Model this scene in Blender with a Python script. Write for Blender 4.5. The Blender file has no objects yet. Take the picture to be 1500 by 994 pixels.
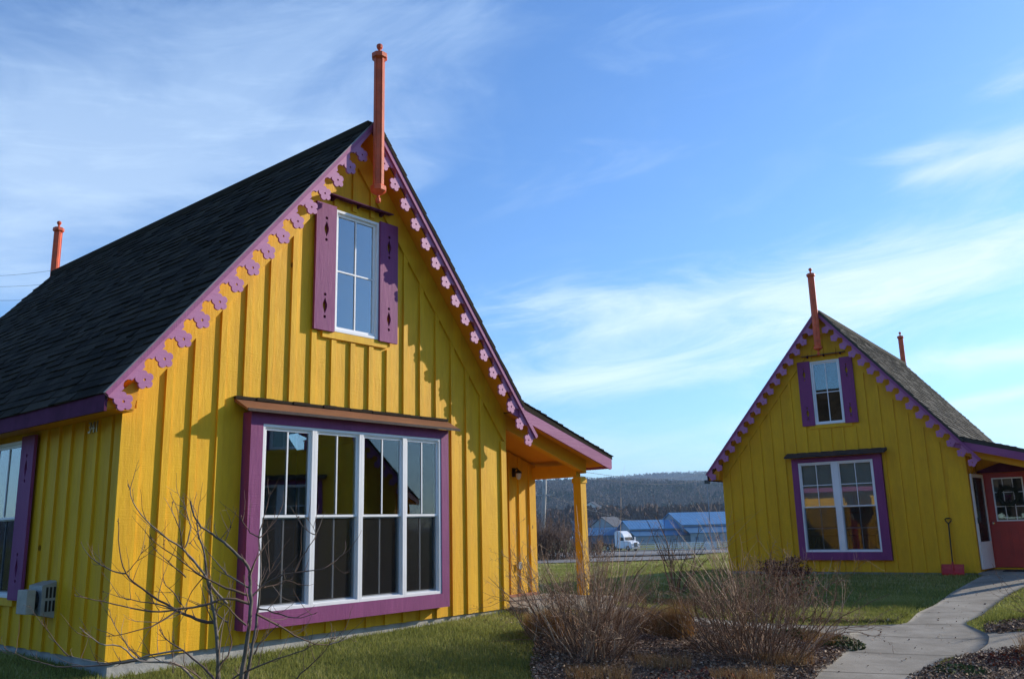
import bpy, math, random
import numpy as np
from mathutils import Vector, Matrix
from mathutils.geometry import tessellate_polygon
R = math.radians
scene = bpy.context.scene
COL = scene.collection

# ------------------------------------------------------------------ camera
cam_d = bpy.data.cameras.new('camera'); cam = bpy.data.objects.new('camera', cam_d); COL.objects.link(cam)
cam_d.sensor_fit = 'HORIZONTAL'; cam_d.sensor_width = 36; cam_d.lens = 30.28
cam_d.clip_start = .05; cam_d.clip_end = 12000
cam.matrix_world = Matrix.Translation((0, 0, 1.066)) @ Matrix.Rotation(R(90+12.25), 4, 'X') @ Matrix.Rotation(R(-1.398), 4, 'Z')
scene.camera = cam

# ------------------------------------------------------------------ light
SUN_AZ, SUN_EL = 62.5, 22.8
sd = bpy.data.lights.new('sun', 'SUN'); sun = bpy.data.objects.new('sun', sd); COL.objects.link(sun)
sd.energy = 4.9; sd.angle = R(.55); sd.color = (1, .90, .76)
sdir = Vector((math.sin(R(SUN_AZ))*math.cos(R(SUN_EL)), math.cos(R(SUN_AZ))*math.cos(R(SUN_EL)), math.sin(R(SUN_EL))))
sun.rotation_euler = sdir.to_track_quat('Z', 'Y').to_euler(); sun.location = (30, 10, 30)
vs = scene.view_settings
vs.view_transform = 'Standard'; vs.look = 'None'; vs.gamma = 1; vs.exposure = .27; vs.use_curve_mapping = False

class NT:
    def __init__(s, tree): s.t = tree; s.n = tree.nodes; s.l = tree.links
    def new(s, typ, **kw):
        n = s.n.new(typ)
        for k, v in kw.items(): setattr(n, k, v)
        return n
    def link(s, a, b): s.l.new(a, b)
    def put(s, sock, v):
        if hasattr(v, 'is_output') or hasattr(v, 'links'): s.l.new(v, sock)
        else: sock.default_value = v
    def math(s, op, a, b=0, c=0, clamp=False):
        n = s.new('ShaderNodeMath', operation=op); n.use_clamp = clamp
        s.put(n.inputs[0], a); s.put(n.inputs[1], b)
        if len(n.inputs) > 2: s.put(n.inputs[2], c)
        return n.outputs[0]
    def mix(s, f, a, b, mode='MIX'):
        n = s.new('ShaderNodeMix', data_type='RGBA', blend_type=mode)
        s.put(n.inputs[0], f); s.put(n.inputs[6], a); s.put(n.inputs[7], b); return n.outputs[2]
    def noise(s, vec, scale, detail=4, rough=.55, dist=0):
        n = s.new('ShaderNodeTexNoise'); n.inputs['Scale'].default_value = scale; n.inputs['Detail'].default_value = detail
        n.inputs['Roughness'].default_value = rough; n.inputs['Distortion'].default_value = dist
        if vec is not None: s.link(vec, n.inputs['Vector'])
        return n.outputs['Fac']
    def ramp(s, f, a, b, lo=0., hi=1.):
        n = s.new('ShaderNodeMapRange'); n.interpolation_type = 'SMOOTHSTEP'
        s.put(n.inputs[0], f); n.inputs[1].default_value = a; n.inputs[2].default_value = b
        n.inputs[3].default_value = lo; n.inputs[4].default_value = hi; return n.outputs[0]
    def mapping(s, vec, scale=(1, 1, 1), rot=(0, 0, 0), loc=(0, 0, 0)):
        n = s.new('ShaderNodeMapping'); s.link(vec, n.inputs[0])
        n.inputs['Scale'].default_value = scale; n.inputs['Rotation'].default_value = rot; n.inputs['Location'].default_value = loc
        return n.outputs[0]

world = bpy.data.worlds.new('World'); scene.world = world; world.use_nodes = True
def build_sky():
    T = NT(world.node_tree); T.n.clear()
    out = T.new('ShaderNodeOutputWorld'); bg = T.new('ShaderNodeBackground'); T.link(bg.outputs[0], out.inputs[0])
    sky = T.new('ShaderNodeTexSky', sky_type='NISHITA'); sky.sun_disc = False
    sky.sun_elevation = R(SUN_EL); sky.sun_rotation = R(SUN_AZ); sky.air_density = 1.0; sky.dust_density = .35; sky.ozone_density = 2.2
    bg.inputs[1].default_value = .138
    tc = T.new('ShaderNodeTexCoord'); sx = T.new('ShaderNodeSeparateXYZ'); T.link(tc.outputs['Generated'], sx.inputs[0])
    az = T.math('ARCTAN2', sx.outputs[0], sx.outputs[1]); az = T.math('MULTIPLY', az, 57.2958)
    el = T.math('MULTIPLY', T.math('ARCSINE', sx.outputs[2]), 57.2958)
    def uvn(su, sv, rot, scale, detail=6, rough=.6, dist=0, off=0):
        c = T.new('ShaderNodeCombineXYZ'); T.put(c.inputs[0], az); T.put(c.inputs[1], el)
        rr = T.mapping(c.outputs[0], rot=(0, 0, R(rot)))
        sc = T.mapping(rr, scale=(su, sv, 1), loc=(off, off*.7, off*.3))
        return T.noise(sc, scale, detail, rough, dist)
    def blob(a0, e0, sa, se, rot=0, power=1.0):
        c, s_ = math.cos(R(rot)), math.sin(R(rot))
        da = T.math('SUBTRACT', az, a0); de = T.math('SUBTRACT', el, e0)
        x = T.math('DIVIDE', T.math('ADD', T.math('MULTIPLY', da, c), T.math('MULTIPLY', de, s_)), sa)
        y = T.math('DIVIDE', T.math('SUBTRACT', T.math('MULTIPLY', de, c), T.math('MULTIPLY', da, s_)), se)
        r2 = T.math('ADD', T.math('MULTIPLY', x, x), T.math('MULTIPLY', y, y))
        return T.math('MULTIPLY', T.math('EXPONENT', T.math('MULTIPLY', r2, -1)), power)
    def add(*l):
        r = l[0]
        for k in l[1:]: r = T.math('ADD', r, k)
        return r
    # broad thin cirrus, high and to the left
    n1 = T.ramp(uvn(.045, .13, -14, 1.0, 7, .60, 1.0, 3.1), .30, .74)
    m1 = add(blob(-19, 28, 15, 6, 10, .75), blob(-29, 22, 8, 4.5, 20, .8), blob(-15, 23.5, 12, 4.2, 10, .70), blob(-31, 15, 5, 2.6, 0, .45), blob(-5, 33, 12, 3.2, 5, .4),
             blob(-45, 24, 18, 12, 0, .6), blob(60, 50, 60, 30, 0, .25), blob(-120, 40, 60, 30, 0, .4), blob(150, 35, 50, 25, 0, .4))
    c1 = T.math('MULTIPLY', T.ramp(add(T.math('MULTIPLY', m1, .85), T.math('MULTIPLY', T.math('SUBTRACT', n1, .5), .6)), .05, 1.15), .60)
    # brighter bank to the right, low
    n2 = T.ramp(uvn(.06, .24, -6, 1.0, 8, .66, .9, 8.7), .25, .75)
    m2 = add(blob(15, 13.9, 15, 2.2, -1, .62), blob(29, 14.8, 11, 2.3, 1, .95), blob(3, 13.0, 9, 1.9, 0, .45), blob(6, 9.4, 8, 1.2, 3, .85), blob(17, 11.0, 7, 1.4, 8, .55),
             blob(32.5, 20.6, 3.6, 1.2, 8, 1.0), blob(27.6, 21.6, 3.4, .7, 6, .85), blob(27.5, 20.2, 2.6, .5, 4, .7), blob(33, 24.2, 2.6, .8, 12, .7), blob(31, 9.1, 6.5, .8, 2, 1.0), blob(30, 6.8, 5, .42, 6, .85), blob(5, 4.6, 11, 1.6, 0, .35), blob(58, 14, 14, 7, 0, .7), blob(26, 5, 16, 2.0, 0, .4))
    c2 = T.math('MULTIPLY', T.ramp(add(m2, T.math('MULTIPLY', T.math('SUBTRACT', n2, .5), .85)), .02, 1.35), .85)
    # fine wisps
    n3 = T.ramp(uvn(.16, 1.0, -8, 1.0, 6, .62, .6, 1.3), .46, .74)
    c3 = T.math('MULTIPLY', T.math('MULTIPLY', n3, T.math('MINIMUM', T.math('ADD', m2, T.math('MULTIPLY', m1, .45)), 1)), .24)
    lo = T.ramp(el, -1, 3)
    cover = T.math('MULTIPLY', T.math('MINIMUM', add(c1, c2, c3), .95), lo)
    tint = T.mix(1.0, sky.outputs[0], (.67, .97, 1.33, 1), 'MULTIPLY')
    cl = T.mix(T.ramp(el, 4, 32), (6.4, 7.6, 8.3, 1), (3.3, 4.6, 6.5, 1))
    T.link(T.mix(cover, tint, cl), bg.inputs[0])
build_sky()

# ------------------------------------------------------------------ helpers
def tag(o, label=None, cat=None, group=None, kind=None):
    if label: o['label'] = label
    if cat: o['category'] = cat
    if group: o['group'] = group
    if kind: o['kind'] = kind
    return o
def empty(name, loc, rz=0):
    o = bpy.data.objects.new(name, None); COL.objects.link(o); o.location = loc; o.rotation_euler = (0, 0, rz); o.empty_display_size = .2; return o
def link_mesh(name, me, mat, parent=None):
    o = bpy.data.objects.new(name, me); COL.objects.link(o)
    if mat: me.materials.append(mat)
    if parent: o.parent = parent
    return o
def np_mesh(name, V, F, k, mat, tone=None, parent=None, smooth=False):
    """V (n,3), F (m,k) numpy arrays -> object"""
    me = bpy.data.meshes.new(name); V = np.asarray(V, np.float32); F = np.asarray(F, np.int32)
    me.vertices.add(len(V)); me.vertices.foreach_set('co', V.ravel())
    me.loops.add(F.size); me.loops.foreach_set('vertex_index', F.ravel())
    me.polygons.add(len(F)); me.polygons.foreach_set('loop_start', np.arange(0, F.size, k, dtype=np.int32))
    me.polygons.foreach_set('loop_total', np.full(len(F), k, np.int32))
    if smooth: me.polygons.foreach_set('use_smooth', np.ones(len(F), bool))
    if tone is not None:
        a = me.attributes.new('tone', 'FLOAT', 'FACE'); a.data.foreach_set('value', np.asarray(tone, np.float32))
    me.update(); me.validate()
    return link_mesh(name, me, mat, parent)
ident = lambda p: p
class MB:
    def __init__(s, T=ident): s.v = []; s.f = []; s.t = []; s.T = T
    def add(s, vs_, fs, tone=.5):
        b = len(s.v); s.v += [s.T(tuple(p)) for p in vs_]; s.f += [tuple(b+i for i in f) for f in fs]; s.t += [tone]*len(fs)
    def box(s, x0, x1, y0, y1, z0, z1, tone=.5):
        s.add([(x0, y0, z0), (x1, y0, z0), (x1, y1, z0), (x0, y1, z0), (x0, y0, z1), (x1, y0, z1), (x1, y1, z1), (x0, y1, z1)],
              [(0, 3, 2, 1), (4, 5, 6, 7), (0, 1, 5, 4), (1, 2, 6, 5), (2, 3, 7, 6), (3, 0, 4, 7)], tone); return s
    def prism(s, outer, a, b, holes=(), axis='y', tone=.5):
        loops = [list(outer)] + [list(h) for h in holes]; flat = [p for l in loops for p in l]
        tri = tessellate_polygon([[Vector((p[0], p[1], 0)) for p in l] for l in loops])
        n = len(flat)
        P = (lambda p, d: (p[0], d, p[1])) if axis == 'y' else ((lambda p, d: (d, p[0], p[1])) if axis == 'x' else (lambda p, d: (p[0], p[1], d)))
        vs_ = [P(p, a) for p in flat] + [P(p, b) for p in flat]
        fs = [tuple(t) for t in tri] + [tuple(n+i for i in reversed(t)) for t in tri]
        k = 0
        for l in loops:
            m = len(l)
            for i in range(m): j = (i+1) % m; fs.append((k+i, k+j, n+k+j, n+k+i))
            k += m
        s.add(vs_, fs, tone); return s
    def ring(s, x0, x1, z0, z1, w, a, b):
        """rectangular frame in the x-z plane from y=a to y=b"""
        s.prism([(x0, z0), (x1, z0), (x1, z1), (x0, z1)], a, b, [[(x0+w, z0+w), (x1-w, z0+w), (x1-w, z1-w), (x0+w, z1-w)]]); return s
    def tube(s, pts, rad, n=6, cap=True, tone=.5):
        pts = [Vector(p) for p in pts]; vs_ = []; up = Vector((.13, .31, .94)).normalized()
        for i, p in enumerate(pts):
            d = (pts[min(i+1, len(pts)-1)] - pts[max(i-1, 0)])
            if d.length < 1e-7: d = Vector((0, 0, 1))
            d.normalize(); a = d.cross(up)
            if a.length < .05: a = d.cross(Vector((1, 0, 0)))
            a.normalize(); b = d.cross(a); r = rad[i] if hasattr(rad, '__len__') else rad
            vs_ += [p + (a*math.cos(2*math.pi*k/n) + b*math.sin(2*math.pi*k/n))*r for k in range(n)]
        fs = [(i*n+k, i*n+(k+1) % n, (i+1)*n+(k+1) % n, (i+1)*n+k) for i in range(len(pts)-1) for k in range(n)]
        if cap: fs += [tuple(range(n-1, -1, -1)), tuple((len(pts)-1)*n+k for k in range(n))]
        s.add(vs_, fs, tone); return s
    def lathe(s, prof, cx, cy, n=16, rot=0):
        vs_ = []; m = len(prof)
        for r, z in prof: vs_ += [(cx+r*math.cos(2*math.pi*k/n+rot), cy+r*math.sin(2*math.pi*k/n+rot), z) for k in range(n)]
        fs = [(i*n+k, i*n+(k+1) % n, (i+1)*n+(k+1) % n, (i+1)*n+k) for i in range(m-1) for k in range(n)]
        fs += [tuple(range(n-1, -1, -1)), tuple((m-1)*n+k for k in range(n))]
        s.add(vs_, fs); return s
    def build(s, name, mat, parent=None, smooth=False, recalc=True, bevel=0):
        me = bpy.data.meshes.new(name); me.from_pydata(s.v, [], s.f)
        a = me.attributes.new('tone', 'FLOAT', 'FACE'); a.data.foreach_set('value', s.t)
        me.update()
        if recalc:
            import bmesh
            bm = bmesh.new(); bm.from_mesh(me); bmesh.ops.recalc_face_normals(bm, faces=bm.faces)
            if bevel: bmesh.ops.bevel(bm, geom=[e for e in bm.edges if e.calc_face_angle(0) > .6], offset=bevel, segments=1, affect='EDGES')
            bm.to_mesh(me); bm.free()
        if smooth: me.polygons.foreach_set('use_smooth', [True]*len(me.polygons))
        return link_mesh(name, me, mat, parent)

# ------------------------------------------------------------------ materials
M = {}
def mat(name):
    m = bpy.data.materials.new(name); m.use_nodes = True; T = NT(m.node_tree); T.n.clear()
    out = T.new('ShaderNodeOutputMaterial'); b = T.new('ShaderNodeBsdfPrincipled'); T.link(b.outputs[0], out.inputs[0]); M[name] = m
    return T, b, out
def c4(c): return (c[0], c[1], c[2], 1)
def basic(name, col, rough=.6, var=.15, nscale=8, metal=0, bump=0, bscale=60, spec=.5, stretch=(1, 1, 1)):
    T, b, out = mat(name); tc = T.new('ShaderNodeTexCoord'); v = T.mapping(tc.outputs['Object'], scale=stretch)
    n = T.noise(v, nscale, 5)
    f = T.ramp(n, .25, .75, 1-var, 1+var)
    T.link(T.mix(1, c4(col), (1, 1, 1, 1), 'MULTIPLY'), b.inputs['Base Color'])
    mx = T.new('ShaderNodeVectorMath', operation='SCALE'); mx.inputs[0].default_value = col; T.link(f, mx.inputs['Scale']); T.link(mx.outputs[0], b.inputs['Base Color'])
    b.inputs['Roughness'].default_value = rough; b.inputs['Metallic'].default_value = metal; b.inputs['Specular IOR Level'].default_value = spec
    if bump:
        bp = T.new('ShaderNodeBump'); bp.inputs['Strength'].default_value = bump; bp.inputs['Distance'].default_value = .01
        T.link(T.noise(v, bscale, 4), bp.inputs['Height']); T.link(bp.outputs[0], b.inputs['Normal'])
    return M[name]
def rough_paint(name, col, dark, axis='z', rough=.62, knots=True, board=0.281, saw=True):
    """paint on rough sawn boards: board to board tone, blotches, knots, cross-wise saw marks"""
    T, b, out = mat(name); tc = T.new('ShaderNodeTexCoord'); v = tc.outputs['Object']
    st = {'z': (6, 6, .8), 'x': (.8, 6, 6)}[axis]
    grain = T.noise(T.mapping(v, scale=st), 5, 6, .6, .6)
    blot = T.noise(T.mapping(v, scale=(2.2, 2.2, .9) if axis == 'z' else (.9, 2.2, 2.2)), 1.8, 5, .6)
    sx = T.new('ShaderNodeSeparateXYZ'); T.link(v, sx.inputs[0])
    along = sx.outputs[2] if axis == 'z' else sx.outputs[0]
    acr = T.math('ADD', sx.outputs[0], sx.outputs[1]) if axis == 'z' else sx.outputs[2]
    cell = T.math('FLOOR', T.math('DIVIDE', T.math('ADD', acr, 10.0), board/2))
    wn = T.new('ShaderNodeTexWhiteNoise', noise_dimensions='1D'); T.link(cell, wn.inputs['W'])
    f = T.math('ADD', T.math('MULTIPLY', T.ramp(grain, .3, .7), .35), T.math('ADD', T.math('MULTIPLY', T.ramp(blot, .28, .72), .45), T.math('MULTIPLY', wn.outputs[0], .35)))
    colr = T.mix(T.math('MULTIPLY', f, .85, clamp=True), c4(dark), c4(col))
    pale = T.ramp(T.noise(T.mapping(v, scale=(9, 9, 2.5) if axis == 'z' else (2.5, 9, 9), loc=(3, 1, 7)), 2.2, 3, .5), .68, .80, 0, .35)
    colr = T.mix(pale, colr, c4([min(1, c*1.15+.03) for c in col]))
    if knots:
        vo = T.new('ShaderNodeTexVoronoi'); T.link(T.mapping(v, scale=(1, 1, .45) if axis == 'z' else (.45, 1, 1)), vo.inputs['Vector']); vo.inputs['Scale'].default_value = 2.6
        vo.inputs['Randomness'].default_value = 1
        kn = T.ramp(vo.outputs['Distance'], .048, .03)
        rnd = T.new('ShaderNodeSeparateColor'); T.link(vo.outputs['Color'], rnd.inputs[0])
        kn = T.math('MULTIPLY', kn, T.math('GREATER_THAN', rnd.outputs[0], .5))
        colr = T.mix(T.math('MULTIPLY', kn, .8), colr, c4([c*.22 for c in dark]))
    T.link(colr, b.inputs['Base Color']); b.inputs['Roughness'].default_value = rough; b.inputs['Specular IOR Level'].default_value = .3
    h = T.math('ADD', T.math('MULTIPLY', grain, 1.0), T.math('MULTIPLY', T.noise(v, 90, 2), .35))
    if saw:
        sm_ = T.noise(T.mapping(v, scale=(5, 5, 110) if axis == 'z' else (110, 5, 5)), 1.0, 3, .6, .3)
        h = T.math('ADD', h, T.math('MULTIPLY', T.math('MULTIPLY', sm_, T.ramp(T.noise(v, 1.9, 3), .35, .65)), .9))
    bp = T.new('ShaderNodeBump'); bp.inputs['Strength'].default_value = .55; bp.inputs['Distance'].default_value = .006
    T.link(h, bp.inputs['Height']); T.link(bp.outputs[0], b.inputs['Normal'])
    return M[name]
rough_paint('yellow', (.86, .485, .010), (.64, .325, .006))
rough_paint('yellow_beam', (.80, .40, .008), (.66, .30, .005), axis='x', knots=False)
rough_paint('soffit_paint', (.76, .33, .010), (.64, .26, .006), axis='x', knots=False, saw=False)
rough_paint('purple', (.265, .058, .180), (.185, .038, .130), board=.4, knots=False)
rough_paint('purple_flat', (.34, .105, .24), (.25, .065, .175), axis='x', board=.4, knots=False)
rough_paint('lilac', (.48, .19, .35), (.41, .155, .295), axis='x', knots=False, saw=False, rough=.5, board=.9)
rough_paint('cedar', (.30, .13, .055), (.13, .055, .03), axis='x', board=.3)
basic('cedar_dark', (.045, .028, .024), .8, .35, 9, bump=.4)
basic('finial_paint', (.66, .095, .022), .5, .22, 7, bump=.25, bscale=90)
basic('white_vinyl', (.80, .80, .80), .35, .04, 4)
basic('grey_vinyl', (.50, .53, .56), .4, .05, 4)
basic('concrete_foundation', (.36, .35, .32), .9, .3, 3, bump=.6, bscale=30)
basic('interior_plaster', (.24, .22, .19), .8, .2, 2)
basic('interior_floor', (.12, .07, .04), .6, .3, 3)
basic('blind', (.62, .62, .62), .8, .06, 3)
basic('black_metal', (.02, .02, .02), .45, .2, 20, metal=.4)
basic('grey_metal', (.33, .34, .33), .5, .12, 14, metal=.3)
basic('beige_metal', (.40, .36, .29), .55, .12, 14)
basic('drip_edge', (.20, .16, .15), .4, .2, 10, metal=.4)
basic('brushed_brass', (.42, .36, .24), .35, .2, 30, metal=.8)
basic('brass', (.75, .62, .40), .25, .1, 30, metal=.9)
basic('red_door', (.44, .032, .014), .45, .12, 4, bump=.15)
basic('purple_dark_and_shaded', (.105, .026, .070), .8, .2, 5, spec=.1)  # dark purple trim; on the eave fascia its darkness is painted-in shade
basic('red_plastic', (.46, .010, .010), .35, .12, 6)
basic('rubber_mat', (.025, .024, .022), .9, .3, 40, bump=.6)
basic('wreath_green', (.018, .024, .012), .8, .5, 30)
basic('wood_grey', (.42, .39, .35), .85, .3, 6, bump=.4, stretch=(3, 3, .4))
basic('fence_white', (.62, .62, .60), .7, .15, 4)
basic('barn_blue_roof', (.085, .235, .42), .55, .10, .6, metal=0)
basic('barn_blue_low', (.038, .125, .235), .5, .12, .6)
basic('barn_wall', (.26, .31, .36), .7, .12, .8)
basic('barn_dark_wall', (.10, .15, .22), .7, .2, .8)
basic('barn_door', (.02, .022, .025), .8, .2, 1)
basic('slate_roof', (.06, .065, .08), .7, .2, .7)
basic('house_white', (.72, .70, .62), .7, .08, 1)
basic('truck_white', (.78, .79, .80), .3, .05, 2)
basic('truck_grille', (.12, .13, .14), .3, .3, 9, metal=.7)
basic('tyre', (.02, .02, .02), .85, .2, 9)
basic('sign_orange', (.75, .24, .02), .5, .1, 4)
basic('terracotta', (.32, .13, .07), .85, .25, 10)
basic('wire', (.03, .03, .03), .6, .1, 3)
def glass_mat():
    m = bpy.data.materials.new('window_glass'); m.use_nodes = True; T = NT(m.node_tree); T.n.clear(); M['glass'] = m
    out = T.new('ShaderNodeOutputMaterial'); tr = T.new('ShaderNodeBsdfTransparent'); gl = T.new('ShaderNodeBsdfGlossy'); mx = T.new('ShaderNodeMixShader')
    tr.inputs[0].default_value = (.80, .84, .82, 1); gl.inputs['Roughness'].default_value = .01; gl.inputs[0].default_value = (.92, .97, 1, 1)
    fr = T.new('ShaderNodeFresnel'); fr.inputs[0].default_value = 1.52
    f = T.math('MULTIPLY', fr.outputs[0], 2.2, clamp=True); T.link(f, mx.inputs[0])
    tc = T.new('ShaderNodeTexCoord'); bp = T.new('ShaderNodeBump'); bp.inputs['Strength'].default_value = .03; bp.inputs['Distance'].default_value = .01
    T.link(T.noise(tc.outputs['Object'], 2.5, 1), bp.inputs['Height']); T.link(bp.outputs[0], gl.inputs['Normal'])
    T.link(tr.outputs[0], mx.inputs[1]); T.link(gl.outputs[0], mx.inputs[2]); T.link(mx.outputs[0], out.inputs[0])
glass_mat()
def coated_glass():
    m = M['glass'].copy(); m.name = 'coated_glass'; M['glass_coated'] = m
    for n in m.node_tree.nodes:
        if n.type == 'MATH' and n.operation == 'MULTIPLY': n.inputs[1].default_value = 5.5
coated_glass()
def screen_mat():
    m = bpy.data.materials.new('insect_screen'); m.use_nodes = True; T = NT(m.node_tree); T.n.clear(); M['screen'] = m
    out = T.new('ShaderNodeOutputMaterial'); tr = T.new('ShaderNodeBsdfTransparent'); d = T.new('ShaderNodeBsdfDiffuse'); mx = T.new('ShaderNodeMixShader')
    d.inputs[0].default_value = (.035, .034, .033, 1); mx.inputs[0].default_value = .32
    T.link(tr.outputs[0], mx.inputs[1]); T.link(d.outputs[0], mx.inputs[2]); T.link(mx.outputs[0], out.inputs[0])
screen_mat()
def shingle_mat(name, base):
    T, b, out = mat(name); tc = T.new('ShaderNodeTexCoord'); v = tc.outputs['Object']
    at = T.new('ShaderNodeAttribute', attribute_name='tone')
    g = T.noise(v, 260, 2, .7); p = T.noise(v, .9, 4)
    f = T.math('MULTIPLY', T.math('ADD', .55, T.math('MULTIPLY', at.outputs['Fac'], 1.0)), T.math('MULTIPLY', T.ramp(g, .3, .7, .65, 1.35), T.ramp(p, .3, .7, .85, 1.15)))
    mx = T.new('ShaderNodeVectorMath', operation='SCALE'); mx.inputs[0].default_value = base; T.link(f, mx.inputs['Scale']); T.link(mx.outputs[0], b.inputs['Base Color'])
    b.inputs['Roughness'].default_value = .95; b.inputs['Specular IOR Level'].default_value = .08
    bp = T.new('ShaderNodeBump'); bp.inputs['Strength'].default_value = .5; bp.inputs['Distance'].default_value = .003
    T.link(g, bp.inputs['Height']); T.link(bp.outputs[0], b.inputs['Normal'])
shingle_mat('shingle_dark', (.036, .028, .020)); shingle_mat('shingle_grey', (.072, .066, .055))
def tone_mat(name, a, b_, c=None, rough=.8, nscale=0, trans=0):
    T, b, out = mat(name); at = T.new('ShaderNodeAttribute', attribute_name='tone')
    cr = T.new('ShaderNodeValToRGB'); cr.color_ramp.elements[0].color = c4(a); cr.color_ramp.elements[1].color = c4(b_ if c is None else c)
    if c is not None: e = cr.color_ramp.elements.new(.55); e.color = c4(b_)
    T.link(at.outputs['Fac'], cr.inputs[0]); col = cr.outputs[0]
    if nscale:
        tc = T.new('ShaderNodeTexCoord'); col = T.mix(T.ramp(T.noise(tc.outputs['Object'], nscale, 4), .35, .7, 0, .6), col, c4([x*.55 for x in a]))
    T.link(col, b.inputs['Base Color']); b.inputs['Roughness'].default_value = rough; b.inputs['Specular IOR Level'].default_value = .2
    if trans:
        tl = T.new('ShaderNodeBsdfTranslucent'); T.link(col, tl.inputs[0]); ms = T.new('ShaderNodeMixShader'); ms.inputs[0].default_value = trans
        T.link(b.outputs[0], ms.inputs[1]); T.link(tl.outputs[0], ms.inputs[2]); T.link(ms.outputs[0], out.inputs[0])
    return M[name]
tone_mat('grass_blade', (.16, .180, .038), (.31, .325, .085), (.60, .52, .28), trans=.45)
tone_mat('dry_grass', (.20, .10, .035), (.34, .20, .08), (.45, .32, .15), trans=.2)
tone_mat('litter', (.11, .070, .048), (.30, .19, .12), (.62, .47, .33))
tone_mat('twig', (.115, .060, .032), (.29, .175, .105), (.56, .43, .30))
tone_mat('twig_grey', (.075, .042, .032), (.16, .11, .082), (.33, .27, .22))
tone_mat('bark', (.10, .078, .062), (.17, .14, .115), (.25, .22, .19), nscale=30)
tone_mat('russet', (.055, .022, .022), (.12, .040, .030), (.34, .075, .02))
tone_mat('bare_wood', (.072, .060, .050), (.105, .086, .070), (.135, .108, .086))
tone_mat('rust_wood', (.075, .045, .035), (.120, .075, .055), (.16, .10, .07))
tone_mat('evergreen', (.012, .024, .018), (.025, .045, .028), (.045, .065, .035))
tone_mat('low_green', (.03, .05, .015), (.07, .10, .03), (.14, .16, .05))
def ground_mat():
    T, b, out = mat('ground'); g = T.new('ShaderNodeNewGeometry'); v = g.outputs['Position']
    n1 = T.noise(v, .35, 6, .6); n2 = T.noise(v, 4, 6, .65); n3 = T.noise(v, 30, 4, .7)
    c = T.mix(T.ramp(n2, .3, .7), c4((.11, .125, .035)), c4((.20, .21, .07)))
    c = T.mix(T.ramp(n1, .5, .72, 0, .55), c, c4((.20, .18, .075)))
    c = T.mix(T.ramp(n3, .45, .7, 0, .5), c, c4((.05, .05, .02)))
    # far valley: brown winter fields
    sx = T.new('ShaderNodeSeparateXYZ'); T.link(v, sx.inputs[0])
    far = T.math('MULTIPLY', T.ramp(sx.outputs[1], 210, 330), .9)
    fc = T.mix(T.ramp(T.noise(T.mapping(v, scale=(.6, 2, 1)), .012, 4), .45, .58), c4((.13, .095, .06)), c4((.11, .12, .045)))
    c = T.mix(far, c, fc)
    T.link(c, b.inputs['Base Color']); b.inputs['Roughness'].default_value = .95; b.inputs['Specular IOR Level'].default_value = .1
    bp = T.new('ShaderNodeBump'); bp.inputs['Strength'].default_value = .8; bp.inputs['Distance'].default_value = .03
    T.link(n3, bp.inputs['Height']); T.link(bp.outputs[0], b.inputs['Normal'])
ground_mat()
def surf(name, ca, cb, s1, s2, bump=.4, dist=.01, crack=None, spec=.2):
    T, b, out = mat(name); g = T.new('ShaderNodeNewGeometry'); v = g.outputs['Position']
    a = T.noise(v, s1, 6, .6); n = T.noise(v, s2, 4, .7)
    c = T.mix(T.ramp(a, .3, .7), c4(ca), c4(cb)); c = T.mix(T.ramp(n, .35, .65, 0, .35), c, c4([x*.55 for x in ca]))
    T.link(c, b.inputs['Base Color']); b.inputs['Roughness'].default_value = .9; b.inputs['Specular IOR Level'].default_value = spec
    bp = T.new('ShaderNodeBump'); bp.inputs['Strength'].default_value = bump; bp.inputs['Distance'].default_value = dist
    T.link(n, bp.inputs['Height']); T.link(bp.outputs[0], b.inputs['Normal'])
surf('path_concrete', (.22, .198, .160), (.36, .33, .275), 1.6, 60, .3, .004)
surf('joint', (.07, .062, .05), (.10, .09, .07), 3, 40, .2, .003)
surf('mulch', (.11, .075, .052), (.20, .135, .092), 5, 40, 1, .03)
surf('gravel', (.19, .18, .165), (.27, .255, .235), .15, 3, .4, .03)
surf('asphalt', (.10, .10, .105), (.15, .15, .15), .1, 2, .3, .02)
surf('hill_soil', (.055, .042, .032), (.085, .068, .05), .01, .05, .3, .5)

# ------------------------------------------------------------------ terrain
CP=np.array([(0,0,-.66),(-6,2,-.6),(8,2,-.62),(-3.9,7.5,-.15),(-2,9.6,-.12),(-.14,12.0,-.05),(-6.9,10.3,-.14),(-10.5,13.2,-.12),(1.1,13.4,-.09),(-3,15,-.06),
(3.2,9.3,-.56),(2,6.5,-.62),(4.8,11.5,-.50),(6.2,14.2,-.40),(7.6,16.4,-.28),(2.6,13.7,-.32),(2.2,11.0,-.42),(0.3,9,-.40),(-1.2,7.2,-.45),
(4.9,21.0,-.20),(7,19.5,-.18),(9.3,17.7,-.16),(11.3,16.7,-.15),(9,24,-.18),(3.3,18,-.36),(1.5,25,-.42),(5,29,-.45),(0,34,-.52),(12,32,-.42),(25,20,-.3),(20,8,-.4),(14,12,-.32),(-15,20,-.1),(-15,8,-.2),(-12,30,-.4),(10,8,-.48),(15,2,-.6),(30,40,-.6),(-30,40,-.6),(0,44,-.6),(12,44,-.6),(-40,0,-.5),(45,0,-.6),(0,-30,-.8)],float)
def tps(d2): return .5*d2*np.log(d2+1e-9)
NC=len(CP); D2=((CP[:,None,:2]-CP[None,:,:2])**2).sum(-1)
A=np.zeros((NC+3,NC+3)); A[:NC,:NC]=tps(D2)+np.eye(NC)*.6; A[:NC,NC]=1; A[:NC,NC+1:]=CP[:,:2]; A[NC:,:NC]=A[:NC,NC:].T
WT=np.linalg.solve(A,np.r_[CP[:,2],0,0,0])
def valley(y): return -.6-np.clip(y-45,0,135)*.0282
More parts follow.
